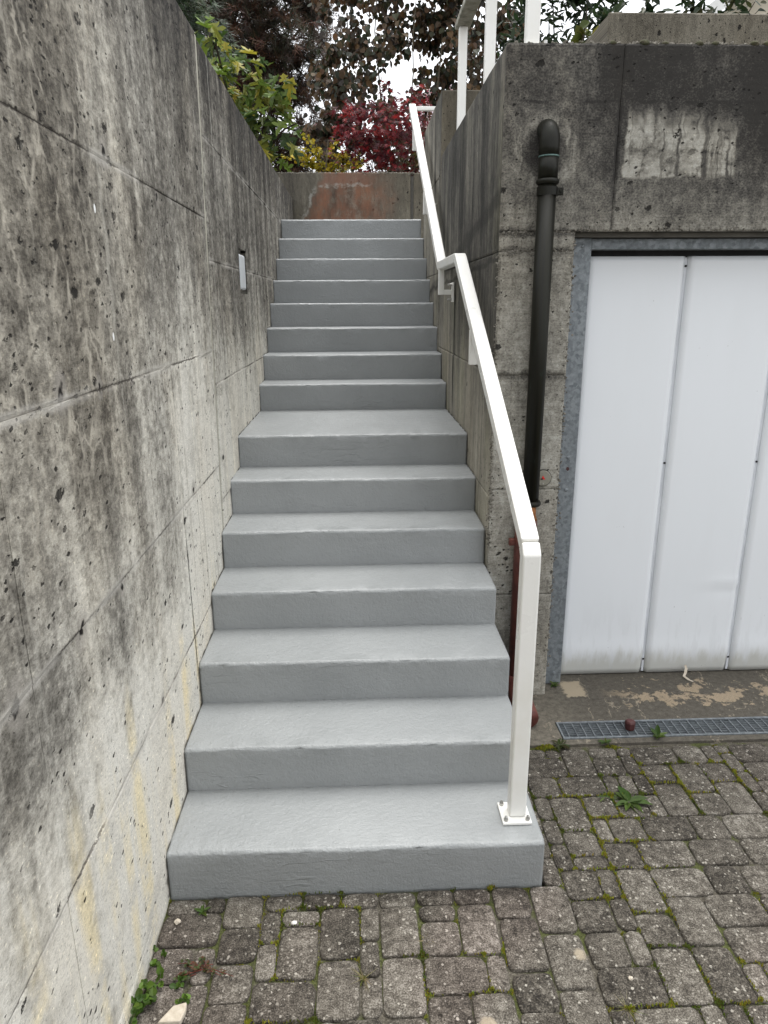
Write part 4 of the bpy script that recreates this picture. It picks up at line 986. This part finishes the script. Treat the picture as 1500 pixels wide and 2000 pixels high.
# ---- leaf templates (tip at +y, unit length)
def lobed(n, depth, tipw):
    """palmate outline, n lobes"""
    pts = [(0.0, 0.0)]
    spread = 115.0
    for k in range(n):
        a = -spread + 2 * spread * k / (n - 1); L = 1.0 - 0.45 * (abs(a) / spread) ** 1.3
        ar = math.radians(a)
        def P(ang, l): return (math.sin(math.radians(ang)) * l * 0.62, 0.36 + math.cos(math.radians(ang)) * l * 0.64)
        st = 2 * spread / (n - 1)
        pts.append(P(a - tipw * st, L * 0.72)); pts.append(P(a, L)); pts.append(P(a + tipw * st, L * 0.72))
        if k < n - 1: pts.append(P(a + st / 2, L * depth))
    return pts
T_FIG = lobed(5, 0.30, 0.25); T_MAPLE = lobed(7, 0.28, 0.14)
T_ROUND = [(0, 0), (-.30, .06), (-.48, .32), (-.42, .64), (-.2, .86), (0, 1.0), (.2, .86), (.42, .64), (.48, .32), (.30, .06)]
T_LONG = [(0, 0), (-.13, .2), (-.19, .45), (-.13, .75), (0, 1.0), (.13, .75), (.19, .45), (.13, .2)]
T_FAN = [(0, 0), (-.45, .62), (-.42, .85), (-.12, .98), (0, .86), (.12, .98), (.42, .85), (.45, .62)]
def rv(): 
    while True:
        v = Vector((RND.uniform(-1, 1), RND.uniform(-1, 1), RND.uniform(-1, 1)))
        if 0.05 < v.length < 1: return v.normalized()
def leaf(mb, tpl, pos, d, nrm, size, col, curl=0.15):
    d = d.normalized(); s_ = d.cross(nrm)
    if s_.length < 1e-3: s_ = d.orthogonal()
    s_.normalize(); up = s_.cross(d)
    mb.col = col
    idx = []
    for (a, b_) in tpl:
        idx.append(mb.vert(pos + (s_ * a + d * b_ + up * (abs(a) * curl * 1.4 - b_ * b_ * curl)) * size))
    # two halves either side of the midrib so the blade folds
    n = len(tpl); tip = max(range(n), key=lambda q: tpl[q][1])
    mb.face(idx[0:tip + 1]); mb.face([idx[0]] + idx[tip:])
def vary(cols, f=0.25):
    c = RND.choice(cols); k = RND.uniform(1 - f, 1 + f); return tuple(max(0.001, q * k * RND.uniform(.92, 1.08)) for q in c)
def branch(mb, p, d, L, r, depth, tips, wander=0.25, kids=(2, 4), up=0.1, shrink=0.68, seg=5, ang=0.8):
    pts = [p]; rad = [r]; q = p.copy(); dd = d.normalized()
    for k in range(seg):
        dd = (dd + rv() * wander + Vector((0, 0, up))).normalized(); q = q + dd * (L / seg); pts.append(q.copy()); rad.append(r * (1 - 0.55 * (k + 1) / seg))
    mb.tube(pts, rad, 6 if r > 0.012 else 4, cap=False)
    if depth <= 1:
        for k in range(2, len(pts)): tips.append((pts[k], dd))
    if depth == 0: return
    for _ in range(RND.randint(*kids)):
        k = RND.randint(2, seg); nd = (dd + rv() * ang).normalized()
        branch(mb, pts[k], nd, L * shrink * RND.uniform(.8, 1.15), rad[k] * 0.7, depth - 1, tips, wander, kids, up, shrink, seg, ang)

def tree(name, label, cat, base, **kw):
    return thing(name, label, cat, base, kw.get('group'))

GZ = 2.86
# ---- fig tree beyond the left wall (every leaf its own piece)
fig = tree('fig_tree', 'fig tree with large lobed green and yellow leaves behind the left wall', 'tree', (-0.62, 6.75, GZ))
tr = MB((0, 0, 0)); tips = []
for (tx, tz, ty) in ((-0.45, 4.15, 6.3), (-0.05, 3.95, 6.25), (-0.22, 4.05, 6.6), (-0.75, 4.5, 6.4), (-0.55, 3.9, 6.9), (0.02, 3.6, 6.35), (-0.9, 4.6, 6.9)):
    p0 = Vector((-0.62, 6.75, GZ - 0.1)); p3 = Vector((tx, ty, tz)); pts = []
    for k in range(8):
        t_ = k / 7; q = p0.lerp(p3, t_); q.z += 0.18 * math.sin(t_ * math.pi) ; q += rv() * 0.02; pts.append(q)
    tr.tube(pts, [0.028 * (1 - .75 * k / 7) for k in range(8)], 6, False); tips += [(pts[k], (pts[k] - pts[k - 1]).normalized()) for k in range(3, 8)]
under(fig, tr.build('trunk', M_BARK, fig))
crown_e = bpy.data.objects.new('crown', None); COL.objects.link(crown_e); crown_e.parent = fig
FIGM = []
for cset in ([(0.075, 0.115, 0.018), (0.085, 0.130, 0.022)], [(0.13, 0.175, 0.028)], [(0.042, 0.076, 0.018)], [(0.34, 0.29, 0.03), (0.42, 0.34, 0.04)], [(0.22, 0.24, 0.035)]):
    for v in range(3):
        mb = MB(); leaf(mb, T_FIG, Vector((0, 0, 0)), Vector((0, 1, 0)), Vector((0, 0, 1)), 1.0, vary(cset, .15), RND.uniform(.12, .38)); me = mb.mesh('leaf'); me.materials.append(M_LEAF); FIGM.append(me)
figpts = []
for _ in range(420):
    # crown volume as seen over the wall: leans right lower down
    p, d = RND.choice(tips)
    z = RND.uniform(3.02, 4.42); 
    if RND.random() < 0.75:
        q = p + rv() * RND.uniform(.05, .24)
    else:
        q = Vector((RND.uniform(-1.0, 0.0), RND.uniform(6.15, 6.9), z))
    if q.z > 4.28 + (-q.x - 0.35) * 0.7: continue
    if q.x > 0.07 or q.y < 6.3 and q.z < 3.1: continue
    figpts.append(q)
figpts = figpts[:296]
for q in figpts:
    yel = 0.22 + (0.25 if 3.9 < q.z < 4.3 else 0.0)
    k = RND.choice((9, 10, 11, 12, 13, 14)) if RND.random() < yel else RND.choice((0, 1, 2, 3, 4, 5, 6, 7, 8))
    o = link('leaf', FIGM[k], None, crown_e)
    d = (Vector((RND.uniform(-1, 1), RND.uniform(-1.2, .3), RND.uniform(-1.0, .15)))).normalized(); nrm = (Vector((0, -0.6, 1)) + rv() * 0.6).normalized()
    s_ = d.cross(nrm).normalized(); up = s_.cross(d); mt = Matrix((s_, d, up)).transposed().to_4x4(); sc_ = RND.uniform(.13, .23)
    mt = Matrix.Translation(q) @ mt @ Matrix.Diagonal((sc_, sc_, sc_, 1))
    o.matrix_parent_inverse = (fig.matrix_basis).inverted(); o.matrix_basis = mt

# ---- red japanese maple
def crown_leaves(name, par, pts, tpl, size, cols, dirf, curl=0.15, mat=None, nrmf=None, jit=.25):
    mb = MB()
    for (q, d) in pts:
        nrm = nrmf() if nrmf else (Vector((0, -.4, 1)) + rv() * .8).normalized()
        leaf(mb, tpl, q, dirf(d), nrm, size * RND.uniform(.7, 1.25), vary(cols, jit), RND.uniform(0, curl * 2))
    return under(par, mb.build(name, mat or M_LEAF, par))
mp = tree('maple_tree', 'small crimson japanese maple behind the back wall', 'tree', (1.0, 7.1, GZ))
tr = MB(); tips = []
for k in range(9):
    a = RND.uniform(0, 6.28); branch(tr, Vector((1.0, 7.1, GZ - .05)), Vector((math.cos(a) * .7, math.sin(a) * .45, 1.0)), RND.uniform(.5, .8), .014, 2, tips, .22, (2, 3), .05, .6, 5, .9)
under(mp, tr.build('trunk', M_TWIG, mp))
pts = []
for (cx, cz, rx, rz, n) in ((0.95, 3.42, .50, .10, 240), (0.75, 3.60, .34, .09, 170), (1.02, 3.66, .36, .10, 190), (1.28, 3.72, .22, .12, 130), (0.62, 3.88, .20, .08, 90), (0.98, 3.86, .28, .07, 110), (1.3, 3.95, .16, .09, 60), (1.05, 3.20, .45, .12, 200), (0.55, 3.70, .16, .05, 50), (1.0, 4.1, .12, .05, 24), (1.35, 3.5, .2, .12, 90)):
    for _ in range(n):
        pts.append((Vector((cx + RND.gauss(0, .5) * rx, 7.0 + RND.gauss(0, .22), cz + RND.gauss(0, .5) * rz)), Vector((RND.uniform(-1, 1), RND.uniform(-1, .4), -.35))))
crown_leaves('crown', mp, pts, T_MAPLE, .085, [(0.13, 0.010, 0.016), (0.085, 0.008, 0.014), (0.20, 0.014, 0.018), (0.28, 0.02, 0.02), (0.055, 0.010, 0.014)], lambda d: (d + rv() * .4), .12)

# ---- tall brown leaved tree
kt = tree('brown_leaf_tree', 'tall bushy tree with round brown autumn leaves behind the back wall', 'tree', (1.5, 8.5, GZ))
tr = MB(); tips = []
for k in range(11):
    x = RND.uniform(.35, 2.6); b0 = Vector((1.5 + (x - 1.5) * .35, 8.5, GZ - .1)); p1 = Vector((x, 8.3 + RND.uniform(-.4, .5), RND.uniform(5.2, 7.2))); pl = []
    for q in range(9):
        t_ = q / 8; v = b0.lerp(p1, t_); v.x += (x - 1.5) * .25 * math.sin(t_ * 3.14); v += rv() * .035; pl.append(v)
    tr.tube(pl, [.016 * (1 - .8 * q / 8) for q in range(9)], 5, False); tips += [(pl[q], Vector((0, 0, 1))) for q in range(2, 9)]
under(kt, tr.build('trunk', M_TWIG, kt))
pts = []
clumps = []
for _ in range(175):
    z = RND.uniform(3.35, 7.0); wz = 1.0 if z > 4.2 else .75
    clumps.append((Vector((RND.uniform(.22, 2.9) if RND.random() < wz else RND.uniform(.6, 2.2), 8.3 + RND.uniform(-.6, .6), z)), RND.uniform(.10, .26)))
for _ in range(50): clumps.append((Vector((RND.uniform(1.5, 2.9), 8.4 + RND.uniform(-.4, .6), RND.uniform(3.6, 6.4))), RND.uniform(.10, .22)))
for _ in range(26): clumps.append((Vector((RND.uniform(.05, .75), 8.2 + RND.uniform(-.3, .3), RND.uniform(3.5, 4.8))), RND.uniform(.06, .16)))
for (c, r) in clumps:
    for _ in range(int(18 + r * 235)):
        pts.append((c + rv() * r * RND.uniform(.2, 1.2), Vector((RND.uniform(-1, 1), RND.uniform(-1, .4), -1.1))))
crown_leaves('crown', kt, pts, T_ROUND, .070, [(0.095, 0.058, 0.030), (0.066, 0.044, 0.027), (0.125, 0.082, 0.045), (0.052, 0.054, 0.026), (0.040, 0.034, 0.024), (0.135, 0.078, 0.036), (0.036, 0.046, 0.025)], lambda d: d + rv() * .45, .16)

# ---- brown pine
pn = tree('pine_tree', 'large pine with rusty brown needles far behind the left wall', 'tree', (-1.2, 14.0, GZ))
tr = MB(); tips = []
trunk = [Vector((-1.1, 13.5, GZ - .2)), Vector((-1.2, 13.5, 4.2)), Vector((-1.35, 13.4, 5.3)), Vector((-1.0, 13.4, 6.2)), Vector((-1.15, 13.4, 7.6)), Vector((-1.0, 13.4, 9.2))]
tr.tube(trunk, [.11, .10, .085, .07, .055, .04], 8, False)
for k in range(64):
    t_ = RND.uniform(.16, 1.0) * 4.99; i = int(t_); p = trunk[i].lerp(trunk[i + 1], t_ - i); a = RND.uniform(0, 6.28)
    branch(tr, p, Vector((math.cos(a), math.sin(a) * .5, RND.uniform(-.15, .45))), RND.uniform(.7, 1.35), .045, 2, tips, .34, (3, 4), .05, .66, 5, 1.0)
under(pn, tr.build('trunk', M_BARK, pn))
nd = MB()
PC = [(0.075, 0.036, 0.020), (0.055, 0.032, 0.020), (0.098, 0.046, 0.024), (0.040, 0.038, 0.018), (0.028, 0.032, 0.016), (0.042, 0.028, 0.018)]
RND.shuffle(tips)
def needles(mb, q, d, n, L, cols, wv=.0045):
    c0 = vary(cols, .25)
    for _ in range(n):
        dd = (d + rv() * 1.0).normalized(); s_ = dd.orthogonal().normalized() * wv; st = q + rv() * L * .35
        mb.col = tuple(c * RND.uniform(.75, 1.25) for c in c0); mb.face((mb.vert(st - s_), mb.vert(st + s_), mb.vert(st + dd * L * RND.uniform(.7, 1.2))))
for (q, d) in tips[:6500]: needles(nd, q + rv() * .09, d, 24, .16, PC, .0085)
under(pn, nd.build('crown', M_NEEDLE, pn))
# ---- dark green conifer at the top left
cf = tree('yew_tree', 'dark green conifer at the upper left behind the left wall', 'tree', (-2.1, 9.6, GZ))
tr = MB(); tr.tube([(-2.1, 9.6, GZ - .2), (-2.1, 9.6, 5.5), (-2.05, 9.6, 7.8)], [.14, .1, .03], 8, False); cfp = []
for _ in range(330):
    z = RND.uniform(4.35, 7.6); a = RND.uniform(0, 6.28); R_ = .98 * (1 - max(0, (z - 5.6)) / 3.0); r_ = R_ * math.sqrt(RND.random())
    if z < 4.9: r_ *= .8
    e = Vector((-2.1 + math.cos(a) * r_, 9.4 + math.sin(a) * r_ * .8, z)); b0 = Vector((-2.1, 9.6, z + .15)); tr.tube([b0, b0.lerp(e, .5) + Vector((0, 0, .06)), e], [.012, .008, .004], 4, False)
    cfp.append((e, (e - b0).normalized()))
under(cf, tr.build('trunk', M_BARK, cf))
nd = MB()
for (q, d) in cfp:
    for k in range(14):
        needles(nd, q + rv() * .18 - d * RND.uniform(0, .22), d + Vector((0, 0, -.5)), 16, .11, [(0.022, 0.048, 0.015), (0.034, 0.066, 0.019), (0.016, 0.034, 0.012), (0.048, 0.084, 0.024)], .009)
under(cf, nd.build('crown', M_NEEDLE, cf))
# ---- yellow ginkgo
gk = tree('ginkgo_tree', 'young yellow ginkgo with radiating twigs above the back wall', 'tree', (0.26, 7.6, GZ))
tr = MB(); pts = []
p0 = Vector((0.26, 7.6, GZ - .1)); tr.tube([p0, (0.28, 7.6, 3.3), (0.33, 7.58, 3.7)], [.02, .015, .006], 6, False)
for k in range(15):
    a = math.radians(RND.uniform(8, 172)); L = RND.uniform(.3, .58); st = Vector((0.28 + RND.uniform(-.03, .05), 7.6, RND.uniform(3.2, 3.5)))
    e = st + Vector((math.cos(a) * L, RND.uniform(-.3, .3), math.sin(a) * L * .72)); e.z = min(e.z, 3.78); tr.tube([st, st.lerp(e, .5) + rv() * .02, e], [.007, .005, .003], 4, False)
    for _ in range(52):
        t_ = RND.uniform(.15, 1.05); pts.append((st.lerp(e, t_) + rv() * .025, rv()))
under(gk, tr.build('trunk', M_TWIG, gk))
crown_leaves('crown', gk, pts, T_FAN, .045, [(0.50, 0.38, 0.02), (0.40, 0.33, 0.025), (0.55, 0.43, 0.03), (0.28, 0.27, 0.03)], lambda d: d, .1)
# ---- olive shrub right of the maple, gaura sprays, dark shrub on the right
ob = tree('olive_shrub', 'low olive brown shrub between maple and handrail', 'shrub', (1.50, 6.75, GZ))
tr = MB(); tips = []
for k in range(6): branch(tr, Vector((1.50, 6.75, GZ - .05)), Vector((RND.uniform(-.6, .6), RND.uniform(-.4, .4), 1)), .3, .01, 1, tips, .2)
under(ob, tr.build('stems', M_TWIG, ob))
pts = [(Vector((1.46 + RND.gauss(0, .12), 6.7 + RND.gauss(0, .1), RND.uniform(2.95, 3.45))), rv()) for _ in range(420)]
crown_leaves('crown', ob, pts, T_LONG, .06, [(0.075, 0.068, 0.018), (0.055, 0.056, 0.016), (0.10, 0.075, 0.02)], lambda d: d, .1)
ga = tree('gaura_plant', 'wispy plant with small pinkish white flowers by the handrail top', 'plant', (1.56, 6.5, GZ))
tr = MB(); fl = MB()
for k in range(14):
    e = Vector((1.42 + RND.uniform(-.16, .30), 6.5 + RND.uniform(-.1, .1), RND.uniform(3.55, 3.98))); b0 = Vector((1.56 + RND.uniform(-.05, .05), 6.5, GZ - .02)); md = b0.lerp(e, .6) + Vector((0, 0, .12)); tr.tube([b0, md, e], [.003, .0025, .0015], 4, False)
    for _ in range(6):
        q = md.lerp(e, RND.uniform(.2, 1.05)) + rv() * .02
        for _p in range(4): leaf(fl, T_LONG, q, rv(), rv(), .026, vary([(0.72, 0.58, 0.60), (0.78, 0.70, 0.70), (0.5, 0.12, 0.18)], .1), .1)
under(ga, tr.build('stems', M_REDSTEM, ga)); under(ga, fl.build('flowers', M_LEAF, ga, 'stuff'))
def shrub(name, label, base, cpts, n, tpl, size, cols, nstem=10, group=None, cat='shrub'):
    t = tree(name, label, cat, base); mb = MB(); ps = []
    for k in range(nstem):
        c, r = cpts[k % len(cpts)]; e = Vector(c) + rv() * r * .8; b0 = Vector(base) + Vector((RND.uniform(-.1, .1), RND.uniform(-.1, .1), -.05)); md = b0.lerp(e, .5) + rv() * .05; mb.tube([b0, md, e], [.011, .008, .003], 5, False)
    under(t, mb.build('stems', M_BARK, t))
    for _ in range(n):
        c, r = RND.choice(cpts); ps.append((Vector(c) + rv() * r * RND.uniform(.1, 1.1), Vector((RND.uniform(-1, 1), RND.uniform(-.8, .4), RND.uniform(-.5, .9)))))
    crown_leaves('crown', t, ps, tpl, size, cols, lambda d: d, .15); return t
DKG = [(0.016, 0.032, 0.013), (0.024, 0.044, 0.016), (0.034, 0.056, 0.022), (0.012, 0.022, 0.010)]
shrub('laurel_shrub', 'dark glossy leaved shrub behind the white guard railing', (2.35, 4.7, 2.66), [((2.15, 4.6, 3.75), .26), ((1.95, 4.65, 3.8), .2), ((2.4, 4.6, 4.1), .2), ((2.5, 4.6, 3.95), .3), ((2.35, 4.6, 3.55), .28), ((2.05, 4.7, 4.1), .2), ((2.7, 4.7, 4.2), .2), ((1.9, 4.6, 3.5), .16), ((2.3, 4.7, 4.35), .25), ((2.62, 4.6, 3.75), .2)], 1400, T_LONG, .085, DKG)
shrub('laurel_shrub', 'low dark leafy shrub rising behind the planter wall', (3.0, 3.9, 3.2), [((2.75, 3.9, 3.75), .10), ((3.05, 3.9, 3.80), .14), ((3.35, 3.9, 3.82), .18), ((3.7, 3.9, 3.85), .2), ((2.45, 3.9, 3.7), .07)], 300, T_LONG, .085, DKG + [(0.05, 0.055, 0.02)])
shrub('variegated_bush', 'yellow green leaved sprig at the left end of the planter wall', (2.10, 3.3, 2.66), [((2.12, 3.3, 3.42), .07), ((2.07, 3.3, 3.30), .05)], 22, T_ROUND, .075, [(0.14, 0.14, 0.02), (0.08, 0.10, 0.02)], 4)
# ---- house far right
hs_ = thing('house', 'cream house gable with pale fascia far behind the planter wall', 'building', (8.6, 13.0, GZ))
under(hs_, MB().prism([(6.9, 12.5, GZ), (12.5, 12.5, GZ), (12.5, 12.5, 6.5), (9.7, 12.5, 8.6), (6.9, 12.5, 6.5)], None, (0, 5, 0)).build('wall', M_SIDING, hs_))
rf = MB()
for sx in (-1, 1):
    a = Vector((9.7, 11.9, 8.75)); e = Vector((9.7 + sx * 3.2, 11.9, 6.35)); rf.prism([a, e, e + Vector((0, 0, .12)), a + Vector((0, 0, .14))], None, (0, 6, 0))
rfo = under(hs_, rf.build('roof', M_ROOF, hs_))
fa = MB()
for sx in (-1, 1):
    a = Vector((9.7, 11.87, 8.62)); e = Vector((9.7 + sx * 3.22, 11.87, 6.22)); fa.prism([a, e, e + Vector((0, 0, .26)), a + Vector((0, 0, .28))], None, (0, .028, 0))
under(hs_, fa.build('fascia', M_FASCIA, hs_))

# ---- weeds and moss cushions
def rosette(name, label, loc, n, L, cols, flat=.35, tpl=T_LONG, group=None):
    mb = MB(loc); c = Vector(loc)
    for k in range(n):
        a = 6.283 * k / n + RND.uniform(-.3, .3); d = Vector((math.cos(a), math.sin(a), flat * RND.uniform(.5, 1.4)))
        leaf(mb, tpl, c, d, Vector((0, 0, 1)), L * RND.uniform(.6, 1.15), vary(cols, .2), .3)
    o = mb.build(name, M_LEAF); return tag(o, label, 'weed', group)
GW = [(0.075, 0.125, 0.022), (0.10, 0.15, 0.03), (0.055, 0.095, 0.02)]
rosette('weed', 'dandelion like weed rosette between the right hand pavers', (1.62, 0.375, -.002), 17, .08, GW, .30)
rosette('weed', 'small trailing weed just left of the weed rosette', (1.545, 0.40, -.004), 8, .05, GW)
rosette('weed', 'upright weed growing out of the drain edge', (1.895, 0.775, -.001), 7, .062, GW, 1.1)
rosette('weed', 'tiny weed at the drain frame left of the red cap', (1.66, 0.748, -.001), 8, .035, GW, .8)
rosette('weed', 'weed in the corner at the left end of the drain', (1.46, 0.74, -.004), 12, .05, [(0.07, 0.075, 0.03), (0.05, 0.07, 0.02)], .5)
rosette('weed', 'tiny green weed under the galvanised door jamb', (1.565, 1.225, 0.0), 8, .03, GW, .8)
rosette('weed', 'tiny sprig in the paver joint below the bottom step', (0.115, -0.06, -.004), 9, .03, GW, 1.0)
def sprig(name, label, loc, h, n, size, cols, lean=(0, 0, 0)):
    t = thing(name, label, 'weed', loc); st = MB(); lv = MB()
    for k in range(n):
        b0 = Vector(loc) + Vector((RND.uniform(-.02, .02), RND.uniform(-.03, .03), -.005)); e = b0 + Vector((RND.uniform(-.03, .03), RND.uniform(-.03, .03), h * RND.uniform(.5, 1.1))) + Vector(lean) * RND.random(); st.tube([b0, b0.lerp(e, .5) + rv() * .004, e], [.0012, .001, .0006], 4, False)
        for q in range(7): leaf(lv, T_ROUND, b0.lerp(e, RND.uniform(.3, 1.05)), rv() + Vector((0, 0, .3)), Vector((0, -.3, 1)), size * RND.uniform(.7, 1.2), vary(cols, .2), .15)
    under(t, st.build('stems', M_TWIG, t)); under(t, lv.build('leaves', M_LEAF, t)); return t
BG = [(0.075, 0.14, 0.018), (0.11, 0.19, 0.025), (0.05, 0.10, 0.014)]
sprig('weed_clump', 'bright green weed clump at the foot of the left wall', (0.030, -0.345, 0), .05, 10, .019, BG)
sprig('weed_clump', 'small bright green weed clump at the bottom left picture corner', (0.008, -0.41, 0), .045, 6, .018, BG)
sprig('weed_clump', 'small green sprout above the pale stone shard', (0.10, -0.335, 0), .02, 4, .016, BG)
sprig('weed_clump', 'small green sprout at the wall foot above the clump', (0.028, -0.22, 0), .022, 4, .014, BG)
rs = thing('red_stem_weed', 'creeping weed with red stems on the pavers near the left wall', 'weed', (0.16, -0.27, 0))
st = MB(); lv = MB()
for k in range(15):
    a = RND.uniform(-.6, 3.7); L = RND.uniform(.03, .085); b0 = Vector((0.155 + RND.uniform(-.03, .03), -0.262 + RND.uniform(-.015, .015), .002)); e = b0 + Vector((math.cos(a) * L, math.sin(a) * L * .6 - .01, .003)); md = b0.lerp(e, .5) + Vector((RND.uniform(-.01, .01), RND.uniform(-.01, .01), .007)); st.tube([b0, md, e], [.0012, .0010, .0006], 5, False)
    for q in range(6): leaf(lv, T_ROUND, b0.lerp(e, RND.uniform(.1, 1.0)) + Vector((0, 0, .006)), rv(), Vector((0, 0, 1)), .010, vary([(0.07, 0.09, 0.03), (0.11, 0.06, 0.03)], .2), .1)
under(rs, st.build('stems', M_REDSTEM, rs)); under(rs, lv.build('leaves', M_LEAF, rs))
def dry(name, label, loc, n, L):
    mb = MB(loc); c = Vector(loc)
    for _ in range(n):
        d = Vector((RND.gauss(0, 1), RND.gauss(0, 1) - .5, RND.uniform(.2, 1.0))).normalized(); s_ = d.orthogonal().normalized() * .0009; e = c + d * L * RND.uniform(.4, 1.1); e.z = max(.003, e.z * .6)
        mb.col = vary([(0.40, 0.34, 0.19), (0.30, 0.27, 0.13), (0.14, 0.17, 0.04)], .2); mb.face((mb.vert(c - s_), mb.vert(c + s_), mb.vert(e)))
    tag(mb.build(name, M_LEAF), label, 'grass')
dry('dry_grass_tuft', 'dry straw coloured grass tuft in front of the steps', (0.615, -0.305, -.004), 44, .06)
dry('dry_grass_tuft', 'sparse dry grass tuft at the lower right of the steps', (1.315, -0.425, -.004), 34, .06)
dry('dry_grass_tuft', 'tiny dry grass tuft in the moss before the bottom step', (0.80, -0.19, -.004), 22, .032)
for k, (x, r) in enumerate(((1.48, .010), (1.60, .012), (1.72, .017), (1.80, .011), (1.93, .013), (1.99, .012), (2.14, .015), (2.19, .016))):
    mb = MB((x, GY + .012, GTOP)); mb.sphere((x, GY + .012, GTOP + .002), r, (1.2, 1, .75), 10, 7, .12)
    mb.c = [vary([(0.060, 0.058, 0.030), (0.085, 0.080, 0.048)], .2) for _ in mb.f]
    o = mb.build('moss_cushion', M_MOSS, smooth=True); tag(o, ('leftmost', 'second', 'third', 'fourth', 'fifth', 'sixth', 'seventh', 'rightmost')[k] + ' dark moss cushion from the left on the garage roof edge', 'moss', 'moss cushions on the roof edge')
